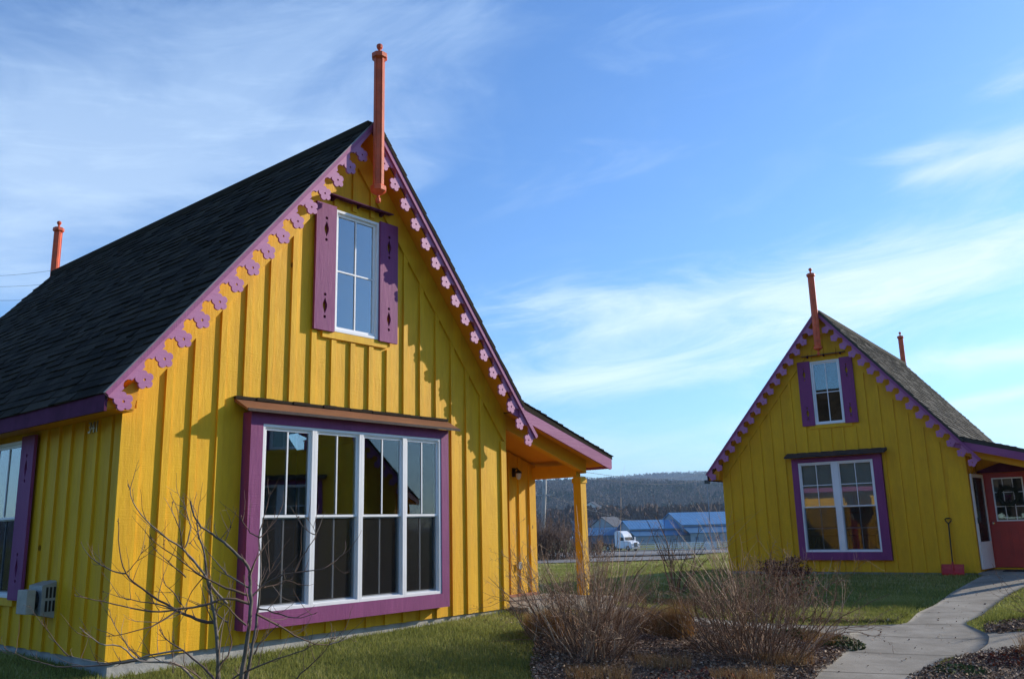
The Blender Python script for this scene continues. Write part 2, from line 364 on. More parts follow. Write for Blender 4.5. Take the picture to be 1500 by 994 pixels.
def terrain(x,y):
    x=np.asarray(x,float);y=np.asarray(y,float)
    z=WT[NC]+WT[NC+1]*x+WT[NC+2]*y
    for i in range(NC): z=z+WT[i]*tps((x-CP[i,0])**2+(y-CP[i,1])**2)
    r=np.sqrt(x*x+(y-15)**2); t=np.clip((r-20)/20,0,1); t=t*t*(3-2*t)
    z=np.clip(z,-1.2,.2)
    return z*(1-t)+valley(y)*t
def tz(x, y): return float(terrain(x, y))
def sst(a, b, x): t = np.clip((x-a)/(b-a), 0, 1); return t*t*(3-2*t)
def hill(x, y):
    """height of the wooded hills above the valley floor"""
    near = 50*sst(560, 1250, y+.15*np.abs(x-100))*(1-.75*sst(120, 420, x-.12*y+40))
    near = near*(1+.06*np.sin(x*.011+1)+.04*np.sin(x*.027+y*.01))
    far = 128*sst(1500, 2500, y)*(.72+.30*np.exp(-((x-520)/360)**2)+.03*np.sin(x*.008))
    far = far*(1-.35*sst(0, -900, x))
    base = np.maximum(near*(1-sst(1500, 2000, y)*.6), far)
    return base*(1-sst(3300, 4600, y))
def axis_coords(lo, hi, dense_lo, dense_hi, step, grow=1.13, cap=120):
    c = list(np.arange(dense_lo, dense_hi+1e-6, step)); s = step; v = dense_hi
    while v < hi: s = min(s*grow, cap); v += s; c.append(v)
    s = step; v = dense_lo
    while v > lo: s = min(s*grow, cap); v -= s; c.insert(0, v)
    return np.array(c)
gx = axis_coords(-3200, 4200, -12, 16, .3); gy = axis_coords(-300, 5200, 2, 32, .3)
XX, YY = np.meshgrid(gx, gy)
ZZ = terrain(XX, YY) + hill(XX, YY)
V = np.stack([XX.ravel(), YY.ravel(), ZZ.ravel()], 1); nx = len(gx)
ii, jj = np.meshgrid(np.arange(len(gy)-1), np.arange(nx-1), indexing='ij'); a0 = (ii*nx+jj).ravel()
F = np.stack([a0, a0+1, a0+nx+1, a0+nx], 1)
far_face = (V[F[:, 0], 1] > 470)
gr = np_mesh('ground', V, F[~far_face], 4, M['ground'], smooth=True); tag(gr, kind='structure')
hl = np_mesh('hills', V, F[far_face], 4, M['hill_soil'], smooth=True); tag(hl, kind='structure')

def ribbon(name, L, Rr, off, material, m=10, step=.25, kind='structure', slab=0):
    """sheet between two polylines, draped on the ground; slab > 0 leaves a joint every slab metres"""
    def resamp(P, n):
        P = np.array(P, float); d = np.r_[0, np.cumsum(np.hypot(*(P[1:]-P[:-1]).T))]; t = np.linspace(0, d[-1], n)
        return np.stack([np.interp(t, d, P[:, 0]), np.interp(t, d, P[:, 1])], 1), d[-1]
    _, ln = resamp(L, 2); n = max(3, int(ln/step)); A, _ = resamp(L, n); B, _ = resamp(Rr, n)
    rows = []
    for i in range(n):
        for k in range(m+1):
            p = A[i]*(1-k/m)+B[i]*k/m; rows.append((p[0], p[1]))
    P = np.array(rows); z = terrain(P[:, 0], P[:, 1])+off
    V = np.c_[P, z]; Fs = []
    for i in range(n-1):
        for k in range(m): b = i*(m+1)+k; Fs.append((b, b+1, b+m+2, b+m+1))
    Vs = V.tolist(); nb = len(Vs)                         # thickness: skirt down
    ring_ = [k for k in range(m+1)]+[i*(m+1)+m for i in range(1, n)]+[(n-1)*(m+1)+k for k in range(m-1, -1, -1)]+[i*(m+1) for i in range(n-2, 0, -1)]
    for r in ring_: q = Vs[r]; Vs.append([q[0], q[1], q[2]-.12])
    for i in range(len(ring_)): j = (i+1) % len(ring_); Fs.append((ring_[i], ring_[j], nb+j, nb+i))
    o = np_mesh(name, np.array(Vs), np.array(Fs), 4, material, smooth=False); tag(o, kind=kind)
    # control joints: dark grooves across the walk, a few millimetres proud of nothing but the slab's own surface
    jm = MB(); nj = max(1, int(ln/1.25)); A2, _ = resamp(L, nj*12+1); B2, _ = resamp(Rr, nj*12+1)
    for j in range(1, nj):
        a, b = A2[j*12], B2[j*12]; d = (b-a)/np.linalg.norm(b-a); q = np.array([-d[1], d[0]])*.007; K = 8; row = []
        for k in range(K+1):
            p = a+(b-a)*(.01+.98*k/K)
            for sg in (-1, 1): w = p+q*sg; row.append((w[0], w[1], tz(*w)+off+.004))
        jm.add(row, [(2*k, 2*k+2, 2*k+3, 2*k+1) for k in range(K)])
    if jm.v: jo = jm.build('path_joint', M['joint'], recalc=False); tag(jo, kind='structure')
    return o
def draped(name, poly, off, material, mound=0, n=26):
    """sheet filling a polygon, draped on the ground and mounded towards its middle"""
    P = np.array(poly, float); c = P.mean(0); m = 48
    d = np.r_[0, np.cumsum(np.hypot(*(np.r_[P[1:], P[:1]]-P).T))]; t = np.linspace(0, d[-1], m, endpoint=False); Q = np.r_[P, P[:1]]
    E = np.stack([np.interp(t, d, Q[:, 0]), np.interp(t, d, Q[:, 1])], 1)
    rg = np.random.default_rng(3); E = E + rg.normal(0, .035, E.shape)
    Vs = [(c[0], c[1], tz(*c)+off+mound)]; Fs = []
    for r in range(1, n+1):
        s = r/n; p = c+(E-c)*s; z = terrain(p[:, 0], p[:, 1])+off+mound*(1-s**3)-(.05 if r == n else 0)+rg.normal(0, .008 if r < n else 0, m)
        Vs += [(p[k, 0], p[k, 1], z[k]) for k in range(m)]
    F3 = [(0, 1+k, 1+(k+1) % m, 1+(k+1) % m) for k in range(m)]
    for r in range(n-1):
        for k in range(m): a = 1+r*m; Fs.append((a+k, a+m+k, a+m+(k+1) % m, a+(k+1) % m))
    me = bpy.data.meshes.new(name); me.from_pydata(Vs, [], [f[:3] for f in F3]+Fs); me.update()
    o = link_mesh(name, me, material); tag(o, kind='structure'); return o
pathL = [(.7,5),(1.65,6.9),(2.28,8.16),(2.99,9.47),(3.51,10.35),(3.98,11.06),(4.26,11.75),(4.5,12.3),(5.02,12.6),(5.59,13.0),(6.17,13.94),(6.8,14.68),(7.72,15.98),(9.45,18.1)]
pathR = [(1.75,4.8),(2.55,6.6),(3.24,8.17),(4.12,9.47),(4.83,10.36),(5.3,10.62),(5.75,11.15),(6.11,11.78),(6.28,12.76),(6.83,13.35),(7.49,14.22),(8.43,15.4),(9.4,16.4),(10.75,17.5)]
ribbon('path', pathL, pathR, .034, M['path_concrete'])
ribbon('path', [(.25,12.55),(1.4,12.45),(2.2,12.2),(3.2,12.05),(4.3,11.9),(4.9,11.8)], [(.55,13.45),(2.0,13.38),(3.2,13.1),(4.5,12.85),(5.5,12.9)], .031, M['path_concrete'])
ribbon('path', [(4.9,10.3),(5.98,10.79),(7.5,11.1),(11,11.5)], [(5.9,12.0),(6.65,11.95),(7.8,12.05),(11,12.5)], .028, M['path_concrete'])
bed1 = [(.25,11.2),(.9,12.1),(2.2,12.5),(3.2,12.25),(4.25,11.9),(4.0,11.0),(3.55,10.25),(3.1,9.5),(2.35,8.0),(1.75,6.9),(.7,6.4),(.2,7.6),(.1,9.2)]
bed2 = [(3.0,7.75),(3.95,9.3),(4.65,10.1),(5.2,10.5),(6,10.85),(8,11.1),(9,9.5),(6,7),(3.4,6.6)]
bed3 = [(6.12,11.9),(6.42,12.5),(7.1,12.8),(9,12.9),(9,12.1),(6.7,12.02)]
bed4 = [(3.9,13.45),(4.7,13.15),(5.45,13.05),(5.95,13.75),(5.2,13.9),(4.3,14.1)]
bed5 = [(1.6,13.95),(3.6,13.7),(4.2,14.6),(4.0,17.0),(3.6,18.9),(2.6,18.9),(1.9,16.5)]
for b_ in (bed1, bed2, bed3, bed4): draped('mulch_bed', b_, .012, M['mulch'], .05)
# far ground surfaces
def flat_strip(name, pts, material, off=.06):
    P = np.array(pts, float); V = np.c_[P, terrain(P[:, 0], P[:, 1])+off]
    return V
def far_sheet(name, x0, x1, y0, y1, material, off, n=40, skew=0):
    xs = np.linspace(x0, x1, n); ys = np.linspace(y0, y1, n); X, Y = np.meshgrid(xs, ys); X = X+(X-x0)/(x1-x0)*(Y-y0)*skew
    X = X+(X-x0)/(x1-x0)*(Y-y0)*skew
    Y = Y + 1.6*np.sin(X*.11)*(np.abs(Y-y0) < 1e-6)
    V = np.stack([X.ravel(), Y.ravel(), (terrain(X, Y)+off).ravel()], 1)
    i, j = np.meshgrid(np.arange(n-1), np.arange(n-1), indexing='ij'); a = (i*n+j).ravel()
    o = np_mesh(name, V, np.stack([a, a+1, a+n+1, a+n], 1), 4, material); tag(o, kind='structure'); return o
far_sheet('gravel_lot', -50, 7.4, 38.6, 188, M['gravel'], .05, skew=.155)
far_sheet('road', -60, 9.5, 45, 60, M['asphalt'], .10, skew=.15)
far_sheet('road', -80, 60, 172, 184, M['asphalt'], .14)

# ------------------------------------------------------------------ cottages
W, EV, OH, ZE, ZR = 5.401, .313, .273, 2.318, 5.954
CX = W/2; TH = math.atan2(ZR-ZE, CX+EV); TN = math.tan(TH)
def rake(x): return ZR - abs(x-CX)*TN                       # roof top surface
PX0 = 5.30; PZ0 = rake(PX0); PX1, PZ1 = 7.66, 2.107         # porch roof
PSL = (PZ0-PZ1)/(PX1-PX0)
def proof(x): return PZ0-(x-PX0)*PSL
TF = ident
TL = lambda p: (p[1], -p[0], p[2])                          # wall facing -x: local (u, d, z) -> x = d, y = -u
BAT = [.134+.281*k for k in range(18)]

def window(parent, T, x0, x1, z0, z1, d, style, material='white_vinyl', screen=True, label=None, coated=False):
    """style: 'hung2' = double hung, one vertical bar per sash; 'hung4' = 2x2 upper sash; 'fixed4' = one sash of 2x2"""
    mb = MB(T); w = .030
    mb.ring(x0, x1, z0, z1, w, d, d+.11)
    mb.ring(x0+w-.004, x1-w+.004, z0+w-.004, z1-w+.004, .010, d+.014, d+.10)
    zi0, zi1, xi0, xi1 = z0+w+.006, z1-w-.006, x0+w+.006, x1-w-.006; xm = (x0+x1)/2; zm = (z0+z1)/2
    sashes = []; bars = MB(T); bars2 = MB(T); g = MB(T)
    if style == 'fixed4':
        mb.ring(xi0, xi1, zi0, zi1, .030, d+.030, d+.062)
        g.box(xi0+.02, xi1-.02, d+.046, d+.052, zi0+.02, zi1-.02)
        bars.box(xm-.009, xm+.009, d+.034, d+.043, zi0+.029, zi1-.029); bars.box(xi0+.029, xm-.0092, d+.034, d+.043, zm-.009, zm+.009); bars.box(xm+.0092, xi1-.029, d+.034, d+.043, zm-.009, zm+.009)
    else:
        mb.ring(xi0, xi1, zm-.015, zi1, .024, d+.024, d+.050)
        mb.ring(xi0, xi1, zi0, zm+.015, .024, d+.058, d+.084)
        g.box(xi0+.02, xi1-.02, d+.036, d+.041, zm+.002, zi1-.02); g.box(xi0+.02, xi1-.02, d+.070, d+.075, zi0+.02, zm+.0)
        bars.box(xm-.008, xm+.008, d+.026, d+.034, zm+.015, zi1-.029); bars2.box(xm-.008, xm+.008, d+.060, d+.068, zi0+.029, zm-.0145)
        if style == 'hung4':
            zq = (zm+zi1)/2; zl = (zm+zi0)/2
            for a_, b_ in ((xi0+.029, xm-.0082), (xm+.0082, xi1-.029)):
                bars.box(a_, b_, d+.026, d+.034, zq-.008, zq+.008); bars2.box(a_, b_, d+.060, d+.068, zl-.008, zl+.008)
    fr = mb.build('window', M[material], parent)
    if label: fr['label'] = label
    g.build('glass', M['glass_coated' if coated else 'glass'], fr)
    bars.build('muntin', M['white_vinyl'], fr)
    if style != 'fixed4':
        bars2.build('muntin', M['grey_vinyl'], fr)
        if screen:
            MB(T).box(xi0+.004, xi1-.004, d+.052, d+.0535, zi0+.004, zm-.016).build('insect_screen', M['screen'], fr)
            MB(T).ring(xi0+.001, xi1-.001, zi0+.001, zm-.016, .012, d+.0515, d+.0565).build('screen_frame', M['grey_vinyl'], fr)
    return fr

def shutter(parent, T, x0, x1, z0, z1, d0, d1, label=None):
    xc = (x0+x1)/2; holes = []
    for zc in (z0+.29*(z1-z0)/1.52, z1-.31*(z1-z0)/1.52):
        holes.append([(xc+dx, zc+dz) for dx, dz in ((0, -.10), (.030, -.02), (.032, 0), (.030, .02), (0, .10), (-.030, .02), (-.032, 0), (-.030, -.02))])
        for s in (-1, 1):
            holes.append([(xc+.019*math.cos(a*math.pi/5), zc+s*.132+.019*math.sin(a*math.pi/5)) for a in range(10)])
    mb = MB(T); mb.prism([(x0, z0), (x1, z0), (x1, z1), (x0, z1)], d0, d1, holes)
    o = mb.build('shutter', M['purple'], parent)
    if label: o['label'] = label
    return o

def shingles(mb, origin, u, v, LU, LV, seed, nrm):
    rg = random.Random(seed); ex = .135; n = int(LV/ex)+1
    o = Vector(origin); u = Vector(u); v = Vector(v); nn = Vector(nrm)
    for k in range(n):
        s0 = k*ex; s1 = min((k+1)*ex+.01, LV)
        if s1-s0 < .02: break
        a = -rg.uniform(0, .2)
        while a < LU:
            w = rg.uniform(.10, .34); a0, a1 = max(a, 0)+.002, min(a+w, LU)
            if a1-a0 > .015:
                h = rg.choice((.009, .010, .019, .021)); dj = rg.uniform(-.004, .004); tone = rg.random()
                P = [o+u*a0+v*(s0+dj), o+u*a1+v*(s0+dj), o+u*a1+v*s1, o+u*a0+v*s1]
                vs_ = [p+nn*.0 for p in P]+[P[0]+nn*h, P[1]+nn*h, P[2]+nn*.003, P[3]+nn*.003]
                mb.add(vs_, [(4, 5, 6, 7), (0, 1, 5, 4), (1, 2, 6, 5), (3, 0, 4, 7)], tone)
            a += w

def petal_r(t, t0): return .055+.034*abs(math.cos(2.5*(t-t0)))**.55
def barge_outline(side, n=16, pitch=.2805, s_first=.035):
    """outline in (s along the rake, t below the roof line); returns outer loop and holes"""
    tc = .170; t_edge = .052; holes = []; low = []
    top_s = math.hypot(CX+EV, ZR-ZE)
    for k in range(n):
        c = s_first+pitch*k
        holes.append([(c+.013*math.cos(a*math.pi/4), tc+.013*math.sin(a*math.pi/4)) for a in range(8)])
        a0, a1 = R(-60), R(240)                              # angle 90 deg points away from the board (t positive)
        t0 = R(90)
        if k > 0:
            for q in range(4):                               # left part of the notch
                a = math.pi*.5*(q/3); low.append((c-pitch/2+.050*math.sin(a)+.0, t_edge+.04*(1-math.cos(a))))
        m = 34
        for q in range(m+1):
            a = a1+(a0-a1)*q/m; r = petal_r(a, t0); low.append((c+r*math.cos(a), tc+r*math.sin(a)))
        if k < n-1:
            for q in range(3):
                a = math.pi*.5*(1-q/3); low.append((c+pitch/2-.050*math.sin(a), t_edge+.04*(1-math.cos(a))))
    low = [p for i, p in enumerate(low) if i == 0 or math.hypot(p[0]-low[i-1][0], p[1]-low[i-1][1]) > .0015]
    return low, holes, top_s

def build_cottage(name, label, loc, yaw, roof_mat, front, porch, group=None, full=True):
    root = empty(name, loc, yaw); tag(root, label, 'cottage', group)
    depth = 8.72; yb = depth-OH-.0                            # rear wall
    # foundation and floor
    MB().box(.02, W-.02, .02, yb-.02, -.45, 0).build('foundation', M['concrete_foundation'], root)
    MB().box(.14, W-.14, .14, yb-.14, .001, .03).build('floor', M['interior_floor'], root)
    # openings
    up = (2.362, 3.040, 3.322, 4.811)
    low = (1.36, 4.04, .262, 2.21) if front == 'wide' else (1.86, 3.57, .41, 2.48)
    lw = (2.13, 3.03, .47, 2.10)
    rect = lambda a: [(a[0], a[2]), (a[1], a[2]), (a[1], a[3]), (a[0], a[3])]
    top = lambda x, d=.16: rake(x)-d/math.cos(TH)
    gable = [(0, 0), (W, 0), (W, top(W)), (CX, top(CX)), (0, top(0))]
    wl = MB(); wl.prism(gable, 0, .12, [rect(low), rect(up)])
    for x in BAT:
        if x > W-.1: continue
        h = .034; a, b = x-h, x+h; spans = [(0, None)]
        def cut(spans, lo, hi):
            out = []
            for s, e in spans:
                e2 = 99 if e is None else e
                if hi <= s or lo >= e2: out.append((s, e)); continue
                if lo > s: out.append((s, lo))
                if hi < e2: out.append((hi, e))
            return out
        bx = (1.25, 4.09, .14, 2.40) if front == 'wide' else (1.74, 3.74, .26, 2.62)
        if b > bx[0]-.0 and a < bx[1]+.0: spans = cut(spans, bx[2], bx[3])
        if b > 2.2 and a < 3.2: spans = cut(spans, 3.22, 4.86)
        elif b > 2.03 and a < 3.37: spans = cut(spans, 3.30, 4.84)
        for s, e in spans:
            if e is None: wl.prism([(a, s), (b, s), (b, top(b, .30)), (a, top(a, .30))], -.026, .004, tone=.3) if not (a < CX < b) else wl.prism([(a, s), (b, s), (b, top(b, .30)), (CX, top(CX, .30)), (a, top(a, .30))], -.026, .004)
            else: wl.box(a, b, -.026, .004, s, e)
    wl.box(.0, .105, -.0285, .003, 0, top(.0, .30)); wl.box(W-.105, W, -.0285, .003, 0, top(W, .30))
    # trim board under the attic window
    wl.box(2.21, 3.19, -.034, .003, 3.235, 3.318)
    wl.build('wall', M['yellow'], root)
    fz = MB()                                                # frieze boards along the rake
    for sgn in (-1, 1):
        e = CX+sgn*(CX-.0); q = lambda x, d: (x, rake(x)-d/math.cos(TH))
        fz.prism([q(e, .075), q(CX, .075), q(CX, .325), q(e, .325)], -.031, -.004)
    fz.build('frieze', M['yellow'], root)
    # side walls
    tl = top(0)
    ls = MB(TL); ls.prism([(-yb, 0), (-.121, 0), (-.121, tl), (-yb, tl)], 0, .12, [[(-lw[1], lw[2]), (-lw[0], lw[2]), (-lw[0], lw[3]), (-lw[1], lw[3])]])
    y = .20
    ls.box(-.10, 0.0285, -.0285, .0, 0, tl)
    while y < yb-.05:
        a, b = y-.034, y+.034
        if b > 1.72 and a < 3.42: ls.box(-b, -a, -.026, .004, 0, .385)
        else: ls.box(-b, -a, -.026, .004, 0, tl)
        y += .281
    ls.box(-3.10, -2.06, -.034, .003, .39, .468)
    ls.build('wall', M['yellow'], root)
    rs = MB(); rs.box(W-.12, W, .121, yb, 0, top(W))
    y = .34
    while y < yb: rs.box(W-.004, W+.026, y-.034, y+.034, 0, top(W)); y += .281
    rs.build('wall', M['yellow'], root)
    rw = MB(); rw.prism(gable, yb+.001, yb+.12)
    for x in BAT:
        if x < W-.1: rw.box(x-.034, x+.034, yb+.117, yb+.146, 0, min(top(x-.034), top(x+.034)))
    rw.build('wall', M['yellow'], root)
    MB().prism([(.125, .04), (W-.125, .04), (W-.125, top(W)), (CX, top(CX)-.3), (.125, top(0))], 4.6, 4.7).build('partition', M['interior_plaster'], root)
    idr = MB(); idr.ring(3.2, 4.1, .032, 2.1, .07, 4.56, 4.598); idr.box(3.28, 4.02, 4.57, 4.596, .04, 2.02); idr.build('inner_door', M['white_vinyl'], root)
    fu = MB(); fu.box(1.0, 2.7, 3.2, 3.9, .72, .76)
    for fx in (1.05, 2.6):
        for fy in (3.25, 3.8): fu.box(fx, fx+.05, fy, fy+.05, .031, .72)
    fu.build('table', M['interior_floor'], root)
    MB().ring(1.3, 2.1, 1.3, 1.9, .05, 4.57, 4.598).build('picture_frame', M['cedar'], root)
    # roof: deck, shingles
    nL = (-math.sin(TH), 0, math.cos(TH)); nR = (math.sin(TH), 0, math.cos(TH)); full_s = math.hypot(CX+EV, ZR-ZE)
    dk = MB(); th = .05/math.cos(TH)
    dk.prism([(-EV, ZE), (CX, ZR), (PX0, PZ0), (PX0, PZ0-th), (CX, ZR-th), (-EV, ZE-th)], -OH-.015, depth)
    dk.prism([(PX0, PZ0), (CX*2+EV, ZE), (CX*2+EV, ZE-th), (PX0, PZ0-th)], -OH-.015, -OH+.02) if False else None
    rf = dk.build('roof', M[roof_mat], root)
    sh = MB(); shingles(sh, (-EV-.02, -OH-.03, ZE-.02*TN), (0, 1, 0), (math.cos(TH), 0, math.sin(TH)), depth+OH+.04, full_s+.02, 5, nL)
    shr = math.hypot(PX0-CX, ZR-PZ0)
    shingles(sh, (PX0, -OH-.03, PZ0), (0, 1, 0), (-math.cos(TH), 0, math.sin(TH)), depth+OH+.04, shr, 6, nR)
    sh.box(CX-.09, CX+.09, -OH-.032, depth+.012, ZR-.085, ZR+.004)
    sh.build('shingles', M[roof_mat], rf, recalc=False)
    # soffits
    sf = MB()
    q = lambda x, d: (x, rake(x)-d/math.cos(TH))
    for x0_, x1_ in ((-EV+.02, CX), (W+EV-.35, CX)):
        sf.prism([q(x0_, .060), q(x1_, .060), q(x1_, .072), q(x0_, .072)], -OH+.02, -.002)
        sf.prism([q(x0_, .118), q(x1_, .118), q(x1_, .13), q(x0_, .13)], yb+.15, depth-.03)
    sf.box(-EV+.022, -.03, -OH+.03, depth-.03, 2.165, 2.18)
    sf.prism([(-EV+.022, 2.1805), (.30, 2.1805), (.30, rake(.30)-.21), (-EV+.022, ZE-.085)], -OH+.03, -OH+.045) if False else sf.prism([(-EV+.022, 2.1805), (-.03, 2.1805), (.02, rake(.02)-.22), (-EV+.022, ZE-.10)], -OH+.022, -.03)
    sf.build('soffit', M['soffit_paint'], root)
    # eave fascia
    MB().box(-EV-.004, -EV+.02, -OH-.010, depth-.01, ZE-.175, ZE-.02).build('fascia', M['purple_dark_and_shaded'], root)  # same purple as the other trim, with the eave's shade put into the colour
    # barge boards with flower cut-outs
    for side in (0, 1):
        lowp, holes, ts = barge_outline(side)
        mp = (lambda s, t: (-EV+s*math.cos(TH)+t*math.sin(TH), ZE+s*math.sin(TH)-t*math.cos(TH))) if side == 0 else (lambda s, t: (W+EV-s*math.cos(TH)-t*math.sin(TH), ZE+s*math.sin(TH)-t*math.cos(TH)))
        end_s = ts-.012
        lim = [p for p in lowp]
        outer = [mp(-.03, .055)]+[mp(*p) for p in lim]
        last = lim[-1]
        outer += [mp(last[0]+.03, t_) for t_ in (.075,)]+[mp(end_s-.075*TN+.0, .062), mp(end_s, -.002), mp(-.03, -.002)]
        mb = MB(); mb.prism(outer, -OH-.038, -OH-.014, [[mp(*p) for p in h] for h in holes])
        bo = mb.build('barge_board', M['lilac'], root)
        cw = .036 if side == 0 else .050; cap = MB(); cap.prism([mp(-.03, -.004), mp(-.03, cw), mp(ts-.04, cw), mp(ts-.004, -.004)], -OH-(.056 if side == 0 else .066), -OH-.039)
        cap.build('moulding', M['purple_flat'], bo)
        if side == 0: dr = MB(); dr.prism([mp(-.04, -.014), mp(-.04, -.005), mp(ts-.002, -.005), mp(ts, -.014)], -OH-.060, -OH-.036); dr.build('drip_edge', M['drip_edge'], rf)
        else:
            dr = MB(); rg_ = random.Random(3); s_ = .46
            while s_ < ts-.01: e_ = min(s_+.135, ts-.01); h_ = rg_.uniform(.050, .064); dr.prism([mp(s_, -h_), mp(s_, -.005), mp(e_-.002, -.005), mp(e_-.002, -h_+.006)], -OH-.074, -OH-.030); s_ += .135
            dr.build('shingle_edge', M[roof_mat], rf)
        bk = MB(); s0_ = 0 if side == 0 else .42; bk.prism([mp(s0_, .012), mp(s0_, .052), mp(ts-.06, .052), mp(ts-.02, .012)], -OH-.013, -OH+.016); bk.build('rake_board', M['purple_flat'], root)
        rb = MB(); rb.prism([mp(-.0, .01), mp(.0, .14), mp(ts-.15, .14), mp(ts-.02, .01)], depth-.025, depth+.004); rb.build('rake_board', M['purple_flat'], root)
    # finials
    for yy, lab in ((-OH-.13, None), (depth+.06, None)):
        mb = MB()
        z0, z1 = 4.885, 6.985
        mb.lathe([(.062, z0+.20), (.062, z1-.20)], CX, yy, 8, math.pi/8)
        for k in range(4):                                   # raised fillets on the shaft
            a = k*math.pi/2
            cx_, cy_ = CX+.058*math.cos(a), yy+.058*math.sin(a); mb.box(cx_-.016, cx_+.016, cy_-.016, cy_+.016, z0+.19, z1-.19)
        f = mb.build('finial', M['finial_paint'], root)
        MB().lathe([(.072, z1-.225), (.100, z1-.20), (.100, z1-.145), (.075, z1-.130), (.030, z1-.125), (.018, z1-.10), (.020, z1-.08), (.036, z1-.055), (.042, z1-.035), (.036, z1-.012), (.012, z1+.004)], CX, yy, 8, math.pi/8).build('finial_cap', M['finial_paint'], f)
        MB().lathe([(.012, z0-.004), (.030, z0+.012), (.036, z0+.035), (.030, z0+.058), (.016, z0+.075), (.020, z0+.095), (.070, z0+.125), (.098, z0+.150), (.100, z0+.20), (.072, z0+.225)], CX, yy, 8, math.pi/8).build('finial_drop', M['finial_paint'], f)
    # attic window
    window(root, TF, 2.362, 3.040, 3.322, 4.811, -.036, 'fixed4', coated=(front == 'wide'))
    if front == 'wide': MB().box(2.40, 3.0, .10, .11, 3.36, 4.77).build('blind', M['blind'], root)
    shutter(root, TF, 2.068, 2.358, 3.305, 4.832, -.062, -.030)
    shutter(root, TF, 3.044, 3.334, 3.305, 4.832, -.062, -.030)
    sm = MB(); sm.prism([(-.002, 4.972), (-.13, 4.950), (-.13, 4.936), (-.002, 4.956)], 2.20, 3.20, axis='x')
    for x in (2.32, 2.70, 3.08): sm.prism([(-.002, 4.955), (-.11, 4.937), (-.02, 4.91), (-.002, 4.91)], x-.012, x+.012, axis='x')
    sm.build('window_hood', M['purple_dark_and_shaded'], root)
    if front == 'wide':
        # boxed-out surround
        s = MB(); s.box(1.25, 1.398, -.150, -.002, .135, 2.285); s.box(4.002, 4.13, -.150, -.002, .135, 2.285)
        s.box(1.3985, 4.0015, -.150, -.002, 2.172, 2.285); s.box(1.3985, 4.0015, -.156, -.002, .135, .294)
        s.build('window_surround', M['purple'], root)
        for a_, b_ in ((1.40, 2.058), (2.060, 2.716), (2.718, 3.390), (3.392, 4.0)):
            window(root, TF, a_, b_, .296, 2.170, -.140, 'hung2')
        h = MB(); h.prism([(-.002, 2.430), (-.252, 2.300), (-.252, 2.276), (-.002, 2.392)], 1.135, 4.237, axis='x')
        ho = h.build('window_hood', M['cedar'], root)
        h2 = MB()
        xx = 1.13; rg = random.Random(4)
        while xx < 4.2: w_ = rg.uniform(.1, .22); h2.box(xx, min(xx+w_, 4.24)-.002, -.045-rg.uniform(0, .012), -.003, 2.405+.012, 2.445+rg.uniform(0, .008)); xx += w_
        h2.build('flashing', M['shingle_dark'], ho)
        MB().box(1.14, 4.232, -.262, -.2525, 2.272, 2.302).build('drip_edge', M['cedar_dark'], ho)
    else:
        s = MB(); x0_, x1_ = 1.735, 3.735
        s.box(x0_, x0_+.147, -.11, -.002, .262, 2.56); s.box(x1_-.183, x1_, -.11, -.002, .262, 2.56)
        s.box(x0_+.1475, x1_-.1835, -.11, -.002, 2.454, 2.56); s.box(x0_+.1475, x1_-.1835, -.114, -.002, .262, .436)
        s.build('window_surround', M['purple'], root)
        window(root, TF, 1.884, 2.68, .438, 2.452, -.10, 'hung4'); window(root, TF, 2.752, 3.550, .438, 2.452, -.10, 'hung4')
        MB().box(2.681, 2.751, -.098, -.02, .438, 2.452).build('mullion', M['white_vinyl'], root)
        h = MB(); h.prism([(-.002, 2.70), (-.27, 2.60), (-.27, 2.565), (-.002, 2.64)], 1.62, 3.86, axis='x'); h.build('window_hood', M['cedar_dark'], root)
        for a_, b_ in ((1.92, 2.65), (2.78, 3.52)): MB().box(a_, b_, .015, .021, 1.0 if a_ < 2 else 1.45, 2.42).build('blind', M['blind'], root)
    # side window with shutter
    window(root, TL, -lw[1], -lw[0], lw[2], lw[3], -.036, 'hung2')
    shutter(root, TL, -2.125, -1.80, .455, 2.13, -.062, -.030)
    shutter(root, TL, -3.36, -3.035, .455, 2.13, -.062, -.030)
    # porch
    py1 = 4.6
    pr = MB(); t2 = .05
    pr.prism([(PX0, PZ0-.002), (PX1, PZ1), (PX1, PZ1-t2), (PX0, PZ0-t2-.05)], -OH-.015, py1)
    po = pr.build('porch_roof', M[roof_mat], root)
    ps = MB(); ln = math.hypot(PX1-PX0, PZ0-PZ1); ux, uz = (PX0-PX1)/ln, (PZ0-PZ1)/ln
    shingles(ps, (PX1+.02, -OH-.03, PZ1-.006), (0, 1, 0), (ux, 0, uz), py1+OH+.03, ln+.02, 8, (-uz*-1, 0, -ux))
    ps.build('shingles', M[roof_mat], po, recalc=False)
    fa = MB(); fa.prism([(PX0-.12, proof(PX0)-.03), (PX1-.012, PZ1-.03), (PX1-.018, PZ1-.19), (PX1-.05, PZ1-.205), (PX0-.12, proof(PX0)-.22)], -OH-.012, -OH+.014)
    fa.build('fascia', M['purple_flat'], root)
    MB().box(PX1-.032, PX1-.006, -OH+.016, py1, PZ1-.19, PZ1-.05).build('fascia', M['purple_flat'], root)
    st = MB(); st.prism([(W+.0, proof(W)-.165), (PX1-.035, PZ1-.135), (PX1-.035, PZ1-.15), (W+.0, proof(W)-.18)], -OH+.016, py1)
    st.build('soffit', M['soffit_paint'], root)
    bm_ = MB(); zb = lambda x, d: (x, proof(x)-d)
    bm_.prism([zb(W+.002, .185), zb(7.32, .155), zb(7.32, .36), zb(W+.002, .385)], -.020, .09)
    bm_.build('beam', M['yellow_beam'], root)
    sb = MB(); sb.box(7.20, 7.32, .095, .995, 1.80, 1.985); sb.build('beam', M['yellow_beam'], root)
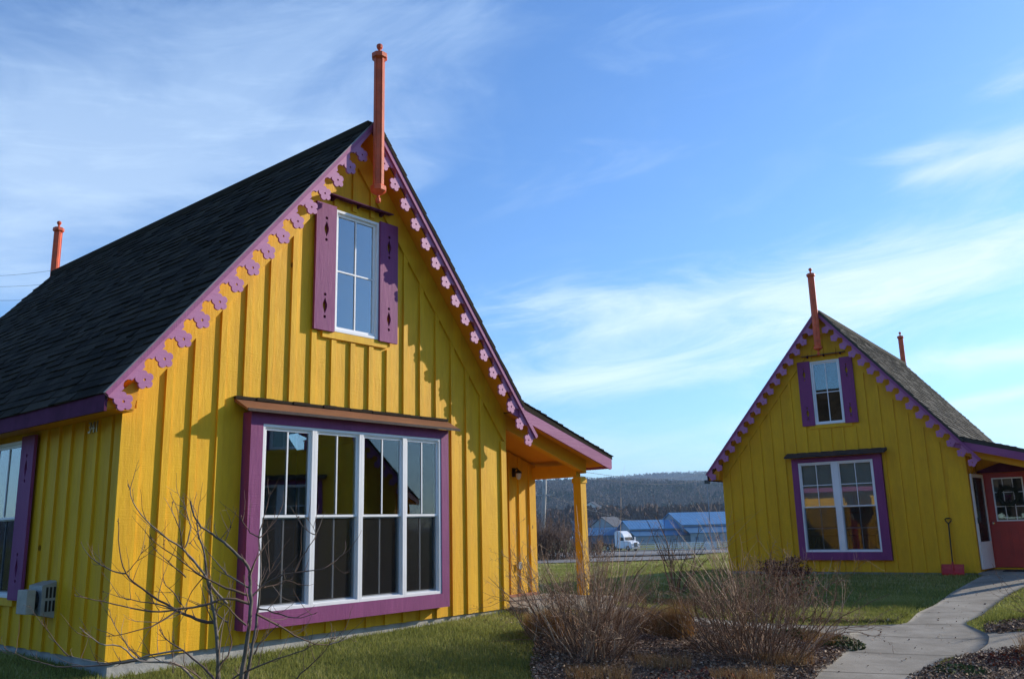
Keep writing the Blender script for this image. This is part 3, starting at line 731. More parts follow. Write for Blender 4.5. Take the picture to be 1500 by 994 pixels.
    p = MB(); p.box(7.17, 7.31, -.010, .130, .04, 1.795); p.box(7.155, 7.325, -.022, .145, 1.70, 1.775)
    p.build('post', M['yellow'], root)
    pw = MB(); door = porch == 'door'
    zt = lambda x: proof(x)-.19
    hole = [[(5.52, .06), (6.47, .06), (6.47, 2.06), (5.52, 2.06)]]
    pw.prism([(W+.03, .03), (7.26, .03), (7.26, zt(7.26)), (W+.03, zt(W+.03))], 1.0, 1.1, hole)
    for x in (6.66, 6.90):
        pw.prism([(x-.032, .03), (x+.032, .03), (x+.032, zt(x+.032)), (x-.032, zt(x-.032))], .974, 1.004)
    pw.box(7.13, 7.285, .970, 1.003, .03, zt(7.285)-.0)
    pw.build('wall', M['yellow'], root)
    pside = MB(); pside.box(7.16, 7.26, 1.101, py1-.1, .03, zt(7.26)); y = 1.3
    while y < py1-.2: pside.box(7.258, 7.286, y-.034, y+.034, .03, zt(7.28)); y += .281
    pside.build('wall', M['yellow'], root)
    MB().prism([(W+.02, .03), (7.26, .03), (7.26, zt(7.26)), (W+.02, zt(W+.02))], py1-.1, py1).build('wall', M['yellow'], root)
    MB().box(W+.04, 7.15, 2.2, 2.28, .03, 2.2).build('partition', M['interior_plaster'], root)
    MB().box(W+.04, 7.20, 1.101, py1-.1, -.4, .03).build('foundation', M['concrete_foundation'], root)
    MB().box(W+.005, 7.45, -.35, 1.0, -.45, .02).build('porch_slab', M['path_concrete'], root)
    MB().box(6.47+.06, 7.27, .93, .968, .021, .06).build('threshold_edge', M['terracotta'], root)
    # front door on the porch
    dm = MB(); dm.box(5.57, 6.42, 1.02, 1.06, .07, 2.02)
    gx0, gx1, gz0, gz1 = 5.71, 6.28, 1.04, 1.94
    dm = MB(); dm.prism([(5.57, .07), (6.42, .07), (6.42, 2.02), (5.57, 2.02)], 1.02, 1.06, [[(gx0, gz0), (gx1, gz0), (gx1, gz1), (gx0, gz1)]])
    for a_ in (5.70, 6.05): dm.ring(a_, a_+.24, .26, .86, .022, 1.008, 1.022); dm.box(a_+.045, a_+.195, 1.006, 1.021, .31, .81)
    d_ = dm.build('front_door', M['red_door'], root)
    fr = MB(); fr.box(5.522, 5.568, .985, 1.09, .06, 2.06); fr.box(6.422, 6.468, .985, 1.09, .06, 2.06); fr.box(5.569, 6.421, .985, 1.09, 2.022, 2.06)
    fr.build('door_frame', M['red_door'], root)
    MB().prism([(5.45, 2.065), (6.54, 2.065), (6.54, 2.11), (6.0, 2.30), (5.45, 2.11)], .955, .996).build('door_head', M['purple_dark_and_shaded'], root)
    gf = MB(); gf.ring(gx0-.012, gx1+.012, gz0-.012, gz1+.012, .028, 1.004, 1.019); gf.build('glazing_bead', M['white_vinyl'], d_)
    MB().box(gx0+.0, gx1, 1.034, 1.040, gz0, gz1).build('glass', M['glass'], d_)
    gm = MB()
    for k in (1, 2): gm.box(gx0+k*.19-.007, gx0+k*.19+.007, 1.012, 1.022, gz0+.014, gz1-.014)
    for k in (1, 2):
        for j in range(3): gm.box(gx0+.015 if j == 0 else gx0+j*.19+.0075, gx0+(j+1)*.19-(.0075 if j < 2 else .015), 1.012, 1.022, gz0+k*.3-.007, gz0+k*.3+.007)
    gm.build('muntin', M['white_vinyl'], d_)
    kn = MB().lathe([(.001, 0), (.028, .01), (.03, .02), (.014, .03), (.014, .05), (.001, .052)], 0, 0, 10).build('door_knob', M['brass'], d_)
    kn.rotation_euler = (R(90), 0, 0); kn.location = (5.625, 1.02, .99)
    if door:
        # storm door standing open
        a = R(-97)
        sdm = MB(); sdm.prism([(0, .07), (.86, .07), (.86, 2.03), (0, 2.03)], -.018, .018, [[(.07, .62), (.79, .62), (.79, 1.96), (.07, 1.96)]])
        so = sdm.build('storm_door', M['white_vinyl'], root); so.location = (5.535, .965, 0); so.rotation_euler = (0, 0, a)
        MB().box(.068, .792, -.004, .002, .618, 1.962).build('glass', M['glass'], so)
        MB().box(.075, .785, .003, .0045, .625, 1.955).build('insect_screen', M['screen'], so)
        hb = MB(); hb.box(.80, .83, -.06, -.018, 1.0, 1.12); hb.box(.80, .83, .018, .06, 1.0, 1.12); hb.build('handle', M['black_metal'], so)
    # lantern by the door
    lx, lz = 6.745, 1.90
    lm = MB(); lm.box(lx-.035, lx+.035, .955, .972, lz-.07, lz+.07); lm.tube([(lx, .958, lz+.03), (lx, .90, lz+.06), (lx, .87, lz+.03)], .011, 6)
    lm.lathe([(.012, lz+.035), (.045, lz+.01), (.055, lz-.01), (.050, lz-.02)], lx, .87, 10)
    la = lm.build('wall_lantern', M['black_metal'], root)
    MB().lathe([(.040, lz-.02), (.042, lz-.06), (.030, lz-.10), (.008, lz-.115)], lx, .87, 10).build('lamp_shade', M['blind'], la)
    MB().box(6.79, 6.87, .945, .973, .42, .53).build('outlet_box', M['grey_metal'], root, bevel=.006)
    # wall vent for the heater
    if porch != 'door':
        vb = MB(); vb.prism([(-.002, .315), (-.155, .355), (-.155, .625), (-.002, .665)], 1.06, 1.36)
        vo = vb.build('wall_vent', M['grey_metal'], root)
        sl = MB()
        for r_ in range(2):
            for cc in range(3): sl.box(-.118+cc*.034, -.098+cc*.034, 1.057, 1.062, .385+r_*.125, .485+r_*.125)
        sl.build('louvre', M['black_metal'], vo)
        MB().tube([(-.15, 1.20, .49), (-.20, 1.20, .49)], .09, 14).build('flue', M['black_metal'], vo)
        MB().box(-.275, -.195, 1.09, 1.31, .37, .59).build('cover', M['beige_metal'], vo, bevel=.004)
        cu = bpy.data.curves.new('num', 'FONT'); cu.body = '341'; cu.size = .155; cu.extrude = .006; cu.space_character = .95
        tmp = bpy.data.objects.new('num', cu); COL.objects.link(tmp); dg = bpy.context.evaluated_depsgraph_get()
        me = bpy.data.meshes.new_from_object(tmp.evaluated_get(dg)); bpy.data.objects.remove(tmp)
        no = link_mesh('house_number', me, None, root); me.materials.clear(); me.materials.append(M['brushed_brass'])
        no.rotation_euler = (R(90), 0, R(-90)); no.location = (-.034, .635, 2.04)
    return root

h1 = build_cottage('cottage', 'near yellow cottage with a steep dark roof and a wide four part window', (-3.601, 7.905, 0), R(50.173), 'shingle_dark', 'wide', 'plain', 'yellow cottages with purple trim')
h2 = build_cottage('cottage', 'far yellow cottage with a two part window and a red front door', (5.160, 21.571, -.098), R(-35.785), 'shingle_grey', 'pair', 'door', 'yellow cottages with purple trim')
def H(root, p): return Matrix.Translation(root.location) @ Matrix.Rotation(root.rotation_euler[2], 4, 'Z') @ Vector(p)

# third cottage of the same row: out of frame to the right, mirrored in the big window panes
h3 = build_cottage('cottage', 'shaded yellow cottage mirrored in the wide window of the near cottage', (9.9, 10.8, -.25), R(-84), 'shingle_grey', 'pair', 'door', 'yellow cottages with purple trim')
# ------------------------------------------------------------------ objects by the red door
sv = empty('snow_shovel', H(h2, (4.925, -.20, -.03)), h2.rotation_euler[2]); tag(sv, 'red snow shovel with a black handle leaning on the yellow wall by the red door', 'shovel')
b = MB()
bl = [(-.215, 0), (.215, 0)]
prof = [(-.10, 0.0), (-.045, .035), (.0, .12), (.012, .215)]
for k in range(len(prof)-1):
    (y0_, z0_), (y1_, z1_) = prof[k], prof[k+1]
    b.add([(-.21, y0_, z0_), (.21, y0_, z0_), (.21, y1_, z1_), (-.21, y1_, z1_), (-.21, y0_+.008, z0_+.004), (.21, y0_+.008, z0_+.004), (.21, y1_+.008, z1_+.002), (-.21, y1_+.008, z1_+.002)],
          [(0, 1, 2, 3), (7, 6, 5, 4), (0, 3, 7, 4), (1, 5, 6, 2), (2, 6, 7, 3), (0, 4, 5, 1)])
for x_ in (-.214, .206):
    b.add([(x_, -.10, 0), (x_+.008, -.10, 0), (x_+.008, .012, .215), (x_, .012, .215), (x_, -.075, .10), (x_+.008, -.075, .10)], [(0, 2, 3), (0, 1, 2), (0, 3, 4), (1, 5, 2), (3, 2, 5, 4), (0, 4, 5, 1)])
b.tube([(0, -.01, .07), (0, .005, .16), (0, .022, .26)], [.030, .028, .02], 8)
b.build('blade', M['red_plastic'], sv)
MB().tube([(0, .010, .15), (0, .06, .55), (0, .135, 1.05)], .0135, 8).build('shaft', M['black_metal'], sv)
g_ = MB(); g_.tube([(0, .135, 1.03), (-.02, .138, 1.06), (-.055, .143, 1.10), (-.060, .148, 1.135), (-.03, .15, 1.15), (.03, .15, 1.15), (.060, .148, 1.135), (.055, .143, 1.10), (.02, .138, 1.06), (0, .135, 1.03)], .012, 8)
g_.build('grip', M['black_metal'], sv)
wr = MB(); rg = random.Random(12); wc = H(h2, (5.985, .965, 1.555))
wl_ = empty('wreath', wc, h2.rotation_euler[2]); tag(wl_, 'dark evergreen wreath hanging on the glass of the red door', 'wreath')
core = MB(); N = 22
core.tube([(.175*math.cos(2*math.pi*k/N), 0, .175*math.sin(2*math.pi*k/N)) for k in range(N+1)], .036, 7, cap=False); core.build('wreath_ring', M['wreath_green'], wl_)
for k in range(900):
    a = rg.uniform(0, 2*math.pi); r = .175+rg.gauss(0, .028); p = Vector((r*math.cos(a), rg.uniform(-.045, .01), r*math.sin(a)))
    d = Vector((math.cos(a+rg.uniform(-1.2, 1.2)), rg.uniform(-.6, .1), math.sin(a+rg.uniform(-1.2, 1.2)))).normalized()*rg.uniform(.02, .045); s_ = Vector((-d.z, 0, d.x)).normalized()*.005
    wr.add([p-s_, p+s_, p+d], [(0, 1, 2)])
wr.build('foliage', M['wreath_green'], wl_, recalc=False)
bw = MB()
for s_ in (-1, 1): bw.prism([(0, 0), (s_*.05, .03), (s_*.055, -.02)], -.055, -.04); bw.prism([(0, 0), (s_*.03, -.09), (s_*.045, -.08)], -.052, -.042)
bw.build('bow', M['purple_dark_and_shaded'], wl_)
mt = MB(); mt.box(-.38, .38, -.24, .24, 0, .014); mo = mt.build('doormat', M['rubber_mat'], bevel=.004); mo.location = H(h2, (6.15, .50, .021)); mo.rotation_euler = (0, 0, h2.rotation_euler[2]); tag(mo, 'dark doormat lying on the slab in front of the red door', 'doormat')

# ------------------------------------------------------------------ woody plants
def tube_fast(acc, pts, rad, n, tone):
    m = len(pts); P = np.array(pts, float); D = np.empty_like(P); D[1:-1] = P[2:]-P[:-2]; D[0] = P[1]-P[0]; D[-1] = P[-1]-P[-2]
    D /= np.linalg.norm(D, axis=1)[:, None]+1e-9; up = np.array([.3, .2, .1]) if abs(D[0, 2]) > .8 else np.array([0, 0, 1.]); A = np.cross(D, up); A /= np.linalg.norm(A, axis=1)[:, None]+1e-9; B = np.cross(D, A)
    ang = np.arange(n)*2*math.pi/n; r = np.asarray(rad)[:, None, None]
    V = P[:, None, :]+(A[:, None, :]*np.cos(ang)[None, :, None]+B[:, None, :]*np.sin(ang)[None, :, None])*r
    b = acc['n']; acc['v'].append(V.reshape(-1, 3)); acc['n'] += m*n
    i, k = np.meshgrid(np.arange(m-1), np.arange(n), indexing='ij'); i = i.ravel(); k = k.ravel(); k2 = (k+1) % n
    acc['f'].append(np.stack([b+i*n+k, b+i*n+k2, b+(i+1)*n+k2, b+(i+1)*n+k], 1)); acc['t'].append(np.full(len(i), tone))
def new_acc(): return {'v': [], 'f': [], 't': [], 'n': 0}
def acc_build(acc, name, material, parent=None, loc=None):
    V = np.concatenate(acc['v']); 
    if loc is not None: V = V-np.array(loc)
    o = np_mesh(name, V, np.concatenate(acc['f']), 4, material, np.concatenate(acc['t']), parent, smooth=True)
    if loc is not None: o.location = loc
    return o
def grow(acc, rg, p, d, ln, r, lvl, upturn=.10, wob=.12, seg=6, kids=(3, 5), n=4, gravity=0, tonebase=.5, spread=.55, shrink=.55):
    pts = [np.array(p, float)]; rad = [r]; d = np.array(d, float); d /= np.linalg.norm(d)
    for i in range(seg):
        d = d+rg.normal(0, wob, 3)+np.array([0, 0, upturn]); d /= np.linalg.norm(d)
        pts.append(pts[-1]+d*ln/seg); rad.append(r*(1-.68*(i+1)/seg))
    tube_fast(acc, pts, rad, n if lvl > 1 else 3, float(np.clip(rg.normal(tonebase, .22), 0, 1)))
    if lvl > 0:
        for _ in range(rg.integers(*kids)):
            t = rg.uniform(.25, .95); k = t*seg; i = min(int(k), seg-1); q = pts[i]+(pts[i+1]-pts[i])*(k-i)
            dd = (pts[i+1]-pts[i]); dd = dd/np.linalg.norm(dd)+rg.normal(0, spread, 3); 
            grow(acc, rg, q, dd, ln*rg.uniform(.35, 1)*shrink*(1.15-t*.5), max(rad[i]*.62, .0014), lvl-1, upturn, wob, max(3, seg-1), kids, n, gravity, tonebase, spread, shrink)
def shrub(name, label, x, y, h, rad, stems, seed, material='twig', lvl=2, r0=.007, lean=(0, 0), base_r=.12, kids=(3, 6), upturn=.10, group=None, cat='shrub', tonebase=.5, spread=.55, extra=None, wob=.14):
    rg = np.random.default_rng(seed); acc = new_acc(); z = tz(x, y)
    for k in range(stems):
        a = rg.uniform(0, 2*math.pi); q = rg.uniform(0, 1)**.6
        p = (x+base_r*q*math.cos(a), y+base_r*q*math.sin(a), z-.03)
        out = q*rad/h*1.15
        d = np.array([math.cos(a)*out+lean[0], math.sin(a)*out+lean[1], 1.0]); l = h*rg.uniform(.55, 1.05)*math.hypot(1, out*.6)
        grow(acc, rg, p, d, l, r0*rg.uniform(.7, 1.2), lvl, upturn*.35, wob, 7, kids, 4, tonebase=tonebase, spread=spread)
    if extra: extra(acc, rg, x, y, z)
    o = acc_build(acc, name, M[material], loc=(x, y, z)); tag(o, label, cat, group); return o
def long_whips(n, length, seed, dirs):
    def f(acc, rg, x, y, z):
        for k in range(n):
            a = rg.uniform(*dirs); t = rg.uniform(.2, .85)
            grow(acc, rg, (x+rg.normal(0, .1), y+rg.normal(0, .1), z), (math.cos(a)*t, math.sin(a)*t, 1), length*rg.uniform(.6, 1.15), .0058, 1, .0, .085, 9, (2, 5), 4, tonebase=.8, spread=.5)
    return f
shrub('bare_shrub', 'wide bare twiggy shrub left of the other, in front of the porch post', .80, 9.9, 1.22, .80, 115, 11, lvl=3, r0=.0080, base_r=.38, kids=(3, 6), tonebase=.55, spread=.6, wob=.16, extra=long_whips(22, 1.55, 1, (0, 6.3)))
shrub('bare_shrub', 'wide bare reddish shrub beside the path with long pale whips leaning left', 2.66, 10.3, 1.22, 1.0, 135, 23, lvl=3, r0=.0080, base_r=.50, kids=(3, 6), tonebase=.45, spread=.6, wob=.16, extra=long_whips(22, 1.7, 2, (1.6, 4.6)))
shrub('bare_shrub', 'upright bare young shrub standing on the lawn in front of the blue barns', 3.27, 18.4, 1.65, .95, 14, 35, 'twig', 3, .016, base_r=.14, kids=(3, 5), tonebase=.25, spread=.45)
shrub('bare_shrub', 'slim dark twiggy shrub right behind the reddish shrub, against the far cottage', 3.75, 14.0, 1.25, .35, 16, 37, 'twig', 2, .007, base_r=.10, tonebase=.2)
shrub('bare_shrub', 'small bare shrub with arching dark shoots at the right edge of the picture', 7.2, 12.25, .95, .85, 16, 41, 'twig', 1, .006, base_r=.12, kids=(2, 5), tonebase=.15, spread=.35, lean=(-.35, 0))
# russet hydrangea with dried flower heads
def hydrangea():
    x, y = 4.62, 15.3; z = tz(x, y); rg = np.random.default_rng(8); acc = new_acc(); tips = []
    for k in range(60):
        a = rg.uniform(0, 6.28); q = rg.uniform(0, 1)**.6; out = q*.55
        p = np.array([x+.15*q*math.cos(a), y+.15*q*math.sin(a), z]); l = rg.uniform(.55, .82); d = np.array([math.cos(a)*out*.8, math.sin(a)*out*.8, 1.]); d /= np.linalg.norm(d)
        grow(acc, rg, p, d, l, .005, 1, .03, .06, 5, (1, 3), 4, tonebase=.3); tips.append(p+d*l)
    root = empty('hydrangea', (x, y, z)); tag(root, 'russet shrub with dried flower heads standing at the corner of the far cottage', 'shrub')
    o = acc_build(acc, 'stems', M['twig'], loc=(x, y, z)); o.parent = root; o.location = (0, 0, 0)
    V = []; F_ = []; tn = []
    for t in tips:
        for _ in range(70):
            c = t+rg.normal(0, 1, 3)*np.array([.055, .055, .028]); s = rg.uniform(.006, .014); u = rg.normal(0, 1, 3); u /= np.linalg.norm(u); w = np.cross(u, rg.normal(0, 1, 3)); w /= np.linalg.norm(w)
            b = len(V); V += [c-u*s, c+w*s, c+u*s, c-w*s]; F_.append((b, b+1, b+2, b+3)); tn.append(rg.uniform(0, .45))
    for _ in range(900):
        a = rg.uniform(0, 6.28); r = rg.uniform(.15, .5); c = np.array([x+r*math.cos(a), y+r*math.sin(a), z+rg.uniform(.2, .62)]); s = rg.uniform(.014, .028)
        u = rg.normal(0, 1, 3); u /= np.linalg.norm(u); w = np.cross(u, rg.normal(0, 1, 3)); w /= np.linalg.norm(w); b = len(V)
        V += [c-u*s, c+w*s*.6, c+u*s, c-w*s*.6]; F_.append((b, b+1, b+2, b+3)); tn.append(rg.uniform(.3, 1))
    np_mesh('flower_head', np.array(V)-np.array([x, y, z]), F_, 4, M['russet'], tn, root)
hydrangea()

# bare young tree at the front left: limbs laid out by hand, each at its own depth
def sapling():
    f = 1261.6; pt, ro = R(12.25), R(-1.398); dv = np.array([0, math.cos(pt), math.sin(pt)]); rv = np.array([1, 0, 0.]); uv = np.cross(rv, dv)
    r2 = rv*math.cos(ro)+uv*math.sin(ro); u2 = -rv*math.sin(ro)+uv*math.cos(ro)
    def P(u, v, D):
        px, py = 100+u/3.26, 700+v/3.26; q = dv+r2*(px-750)/f-u2*(py-497)/f; return np.array([0, 0, 1.066])+q*D/q[1]
    limbs = [
     (5.0,5.1,.0170,[(735,1300),(725,1100),(715,959),(715,850),(705,700),(690,620),(680,560),(660,460),(645,340),(625,280),(610,200)]),
     (4.9,4.7,.0165,[(790,1300),(815,1100),(825,959),(850,800),(870,640),(870,500),(855,420),(790,350),(745,305),(690,268),(640,230),(600,180),(585,110)]),
     (5.0,5.3,.0150,[(800,1300),(835,1100),(850,959),(880,800),(905,650),(915,520),(920,400),(912,280)]),
     (5.1,5.5,.0110,[(705,690),(640,680),(560,650),(500,620),(400,560),(330,510),(275,455),(245,350),(238,195)]),
     (5.3,5.6,.0060,[(275,455),(210,440),(130,395),(85,350),(60,308)]),
     (4.9,4.4,.0090,[(870,600),(760,575),(640,610),(510,630),(400,635),(260,610),(130,580),(35,560)]),
     (5.1,4.8,.0090,[(760,600),(690,520),(620,420),(545,335),(450,270),(370,200),(310,110),(290,30)]),
     (4.9,4.8,.0050,[(545,335),(530,240),(500,160),(497,110)]),
     (4.9,5.1,.0050,[(560,330),(585,230),(560,150),(547,80)]),
     (4.6,4.3,.0060,[(520,630),(430,690),(330,730),(180,755)]),
     (5.0,5.4,.0100,[(720,1000),(690,950),(620,880),(545,820),(470,770),(435,720)]),
     (5.2,5.6,.0070,[(545,820),(430,835),(340,860),(260,885),(100,870),(0,845)]),
     (5.3,5.3,.0050,[(340,860),(270,780),(220,700),(190,620)]),
     (4.9,4.5,.0090,[(680,1100),(600,959),(500,880),(340,870),(250,800),(150,790),(55,710)]),
     (4.9,4.7,.0060,[(700,1020),(640,959),(560,905),(480,880)]),
     (4.9,4.6,.0060,[(905,620),(950,630),(1050,660),(1110,665),(1180,645)]),
     (5.1,5.6,.0075,[(900,650),(1000,700),(1080,750),(1180,790),(1260,790),(1275,720)]),
     (5.5,5.6,.0050,[(1245,790),(1320,770),(1370,740)]),
     (5.1,5.4,.0070,[(880,560),(920,520),(1000,470),(1080,450),(1150,440),(1220,430),(1280,390),(1320,350),(1325,300)]),
     (5.2,5.1,.0050,[(1080,445),(1120,370),(1160,310),(1185,265),(1130,180)]),
     (5.1,5.1,.0040,[(1180,270),(1140,250),(1110,215),(1095,185)]),
     (5.3,5.2,.0050,[(912,280),(870,260),(840,220),(825,180)]),
     (5.3,5.5,.0050,[(912,285),(940,260),(990,200),(1020,130)]),
     (5.3,5.3,.0050,[(912,280),(935,180),(955,110),(970,60)]),
     (4.8,4.7,.0040,[(745,305),(765,270),(773,230)]),
     (4.9,4.6,.0080,[(860,560),(780,530),(700,500),(600,440),(540,390),(460,340),(385,280)]),
     (4.8,4.6,.0050,[(560,470),(480,400),(410,340)]),
     (4.95,4.8,.0070,[(850,700),(790,650),(760,610),(690,590)]),
     (5.2,5.3,.0050,[(540,600),(500,540),(455,480),(460,290)]),
     (5.4,5.4,.0040,[(280,450),(330,390),(372,320)]),
     (5.2,5.5,.0060,[(500,625),(420,600),(300,580),(160,540)]),
     (5.1,5.2,.0060,[(760,690),(700,640),(640,600)]),
     (4.9,5.2,.0060,[(860,520),(760,460),(700,390),(650,330)]),
     (5.0,5.3,.0080,[(700,1000),(720,900),(760,850),(780,780),(765,700),(790,480)]),
     (5.0,5.0,.0060,[(890,840),(905,800),(960,740),(1010,690)]),
     (5.0,4.6,.0075,[(760,1050),(780,959),(900,900),(1000,860),(1130,820),(1150,800)]),
     (4.9,4.7,.0060,[(1000,1100),(1090,959),(1150,900),(1230,820),(1270,750)]),
     (5.1,5.1,.0040,[(930,520),(960,450),(985,400)]),
     (5.1,5.3,.0050,[(930,520),(1000,510),(1060,490),(1110,515)]),
     (5.0,5.0,.0040,[(500,930),(502,820)]),
     (5.2,5.6,.0070,[(340,870),(220,885),(120,895),(-20,900),(-130,880),(-220,850),(-305,808)]),
     (5.4,5.5,.0050,[(-5,845),(-60,780),(-130,680)]),
     (5.0,4.8,.0040,[(640,230),(610,270),(575,320)]),
     (5.1,5.0,.0050,[(660,460),(620,500),(580,560),(560,650)]),
    ]
    rg = np.random.default_rng(77); acc = new_acc(); root = empty('bare_young_tree', tuple(P(780, 1300, 5.0)-np.array([0, 0, .0]))); base = np.array(root.location)
    base[2] = tz(base[0], base[1]); root.location = base
    tag(root, 'leafless young tree with upturned branches in front of the near cottage corner', 'tree')
    trunk = new_acc()
    for li, (D0, D1, r, pl) in enumerate(limbs):
        pts = []; n = len(pl)
        for i, (u, v) in enumerate(pl):
            pts.append(P(u, v, D0+(D1-D0)*i/(n-1)+rg.normal(0, .012)))
        # smooth
        q = []
        for i in range(n-1):
            p0, p1, p2, p3 = pts[max(i-1, 0)], pts[i], pts[i+1], pts[min(i+2, n-1)]
            for t in (0, .34, .67): q.append(.5*((2*p1)+(-p0+p2)*t+(2*p0-5*p1+4*p2-p3)*t*t+(-p0+3*p1-3*p2+p3)*t**3))
        q.append(pts[-1]); q = np.array(q)+rg.normal(0, .0018, (len(q), 3))
        if li < 3: q = np.r_[[[base[0]+.05*(li-1), base[1], base[2]-.05]], q]
        m = len(q); rr = r*.92*(1-.78*np.linspace(0, 1, m)**.9)*(1+.12*rg.normal(0, 1, m).clip(-1, 1)*(np.arange(m) % 3 == 0))
        tube_fast(trunk if li < 3 else acc, q, rr, 7 if r > .01 else 5, float(np.clip(rg.normal(.45, .2), 0, 1)))
        L_ = np.linalg.norm(q[-1]-q[0]); k = int(2+L_*7)
        for _ in range(k):
            i = rg.integers(2, m-1); dd = q[i]-q[i-1]; dd = dd/(np.linalg.norm(dd)+1e-6)+rg.normal(0, .55, 3)+np.array([0, 0, .25])
            grow(acc, rg, q[i], dd, rg.uniform(.05, .26), max(rr[i]*.5, .0024), 1, .12, .12, 5, (0, 2), 4, tonebase=.4)
        tip = q[-1]
        for _ in range(3): grow(acc, rg, tip-rg.uniform(0, .03)*(q[-1]-q[-2])/np.linalg.norm(q[-1]-q[-2]), rg.normal(0, .6, 3)+np.array([0, 0, .8]), .012, .0028, 0, 0, .1, 2, tonebase=.3)
    t = acc_build(trunk, 'trunk', M['bark'], loc=tuple(base)); t.parent = root; t.location = (0, 0, 0)
    c = acc_build(acc, 'crown', M['twig_grey'], loc=tuple(base)); c.parent = root; c.location = (0, 0, 0)
sapling()

# bare trees mirrored in the side window
def bare_tree(x, y, h, seed, label):
    rg = np.random.default_rng(seed); z = tz(x, y); tr = new_acc(); cr = new_acc(); pts = [np.array([x, y, z])]; d = np.array([0, 0, 1.])
    for i in range(8): d = d+rg.normal(0, .06, 3); d[2] = 1; pts.append(pts[-1]+d*h/9)
    rad = [h*.016*(1-.09*i) for i in range(9)]; tube_fast(tr, pts, rad, 8, .5)
    for i in range(2, 9):
        for _ in range(5):
            a = rg.uniform(0, 6.28); grow(cr, rg, pts[i], (math.cos(a), math.sin(a), .9), h*rg.uniform(.22, .42), rad[i]*.45, 3, .12, .12, 6, (3, 5), 4)
    root = empty('bare_tree', (x, y, z)); tag(root, label, 'tree')
    for ac, nm, mt_ in ((tr, 'trunk', 'bark'), (cr, 'crown', 'twig_grey')):
        o = acc_build(ac, nm, M[mt_], loc=(x, y, z)); o.parent = root; o.location = (0, 0, 0)
bare_tree(-14.5, 9.5, 6.5, 5, 'leafless tree to the left of the near cottage, seen mirrored in its side window')

# ------------------------------------------------------------------ grass, litter, tufts
def inside(P, poly):
    x, y = P[:, 0], P[:, 1]; r = np.zeros(len(P), bool); n = len(poly)
    for i in range(n):
        x1, y1 = poly[i]; x2, y2 = poly[(i+1) % n]
        c = ((y1 > y) != (y2 > y)) & (x < (x2-x1)*(y-y1)/((y2-y1) if y2 != y1 else 1e-9)+x1); r ^= c
    return r
def hpoly(root, pts): return [tuple(H(root, (a, b, 0)))[:2] for a, b in pts]
foot1 = hpoly(h1, [(-.0, -.0), (5.4, 0), (5.4, -.36), (7.45, -.36), (7.45, 4.6), (5.4, 4.6), (5.4, 8.5), (0, 8.5)])
foot2 = hpoly(h2, [(-.0, -.0), (5.4, 0), (5.4, -.36), (7.45, -.36), (7.45, 4.6), (5.4, 4.6), (5.4, 8.5), (0, 8.5)])
pathpoly = pathL+pathR[::-1]
br1 = [(.25,12.55),(1.4,12.45),(2.2,12.2),(3.2,12.05),(4.3,11.9),(4.9,11.8),(5.5,12.9),(4.5,12.85),(3.2,13.1),(2.0,13.38),(.55,13.45)]
br2 = [(4.9,10.3),(5.98,10.79),(7.5,11.1),(11,11.5),(11,12.5),(7.8,12.05),(6.65,11.95),(5.9,12.0)]
def free(P, beds=True):
    ok = ~(inside(P, foot1) | inside(P, foot2) | inside(P, pathpoly) | inside(P, br1) | inside(P, br2))
    if beds:
        for b_ in (bed1, bed2, bed3, bed4): ok &= ~inside(P, b_)
    return ok
def wedge(rg, n, d0, d1, a0, a1):
    d = np.sqrt(rg.uniform(d0*d0, d1*d1, n)); a = np.radians(rg.uniform(a0, a1, n)); return np.stack([d*np.sin(a), d*np.cos(a)], 1)
def blades(name, P, h, w, material, lean=.5, seed=0, tone=None, cat=None, label=None, z0=0, kind='stuff', parent=None, clump=None):
    rg = np.random.default_rng(seed); n = len(P); z = terrain(P[:, 0], P[:, 1])+z0
    hh = h*rg.uniform(.45, 1.25, n); a = rg.uniform(0, 6.283, n); ln = np.abs(rg.normal(0, lean, n))*hh; b = rg.uniform(0, 6.283, n)
    ww = w*rg.uniform(.6, 1.3, n)
    base = np.c_[P, z-.004]; s = np.c_[np.cos(a)*ww/2, np.sin(a)*ww/2, np.zeros(n)]; l = np.c_[np.cos(b)*ln, np.sin(b)*ln, hh]
    mid = base+l*np.array([.38, .38, .6]); tip = base+l
    V = np.stack([base-s, base+s, mid+s*.75, mid-s*.75, tip], 1).reshape(-1, 3)
    i = np.arange(n)*5; F1 = np.stack([i, i+1, i+2, i+3], 1); F2 = np.stack([i+3, i+2, i+4, i+4], 1)
    me = bpy.data.meshes.new(name); me.vertices.add(len(V)); me.vertices.foreach_set('co', V.astype(np.float32).ravel())
    loops = np.concatenate([F1, F2[:, :3]], 1).ravel(); me.loops.add(len(loops)); me.loops.foreach_set('vertex_index', loops.astype(np.int32))
    me.polygons.add(2*n); st = np.empty(2*n, np.int32); st[0::2] = np.arange(n)*7; st[1::2] = np.arange(n)*7+4; tt = np.empty(2*n, np.int32); tt[0::2] = 4; tt[1::2] = 3
    me.polygons.foreach_set('loop_start', st); me.polygons.foreach_set('loop_total', tt)
    if tone is None: tone = rg.uniform(0, 1, n)
    at = me.attributes.new('tone', 'FLOAT', 'FACE'); at.data.foreach_set('value', np.repeat(tone, 2).astype(np.float32))
    me.update(); me.validate(); o = link_mesh(name, me, M[material], parent); tag(o, label, cat, kind=kind); return o
def patch_noise(P, seed=0):
    rg = np.random.default_rng(seed); v = np.zeros(len(P))
    for k in range(14): f = rg.normal(0, 1, 2)*rg.choice([.5, 1.2, 2.5, 5]); v += np.sin(P@f+rg.uniform(0, 6.28))
    return v/14**.5
rgG = np.random.default_rng(42)
P = wedge(rgG, 520000, 5.8, 15, -36, 38); P = P[free(P)]; tn = np.clip(.38+.16*patch_noise(P, 2)+rgG.normal(0, .16, len(P)), 0, 1)
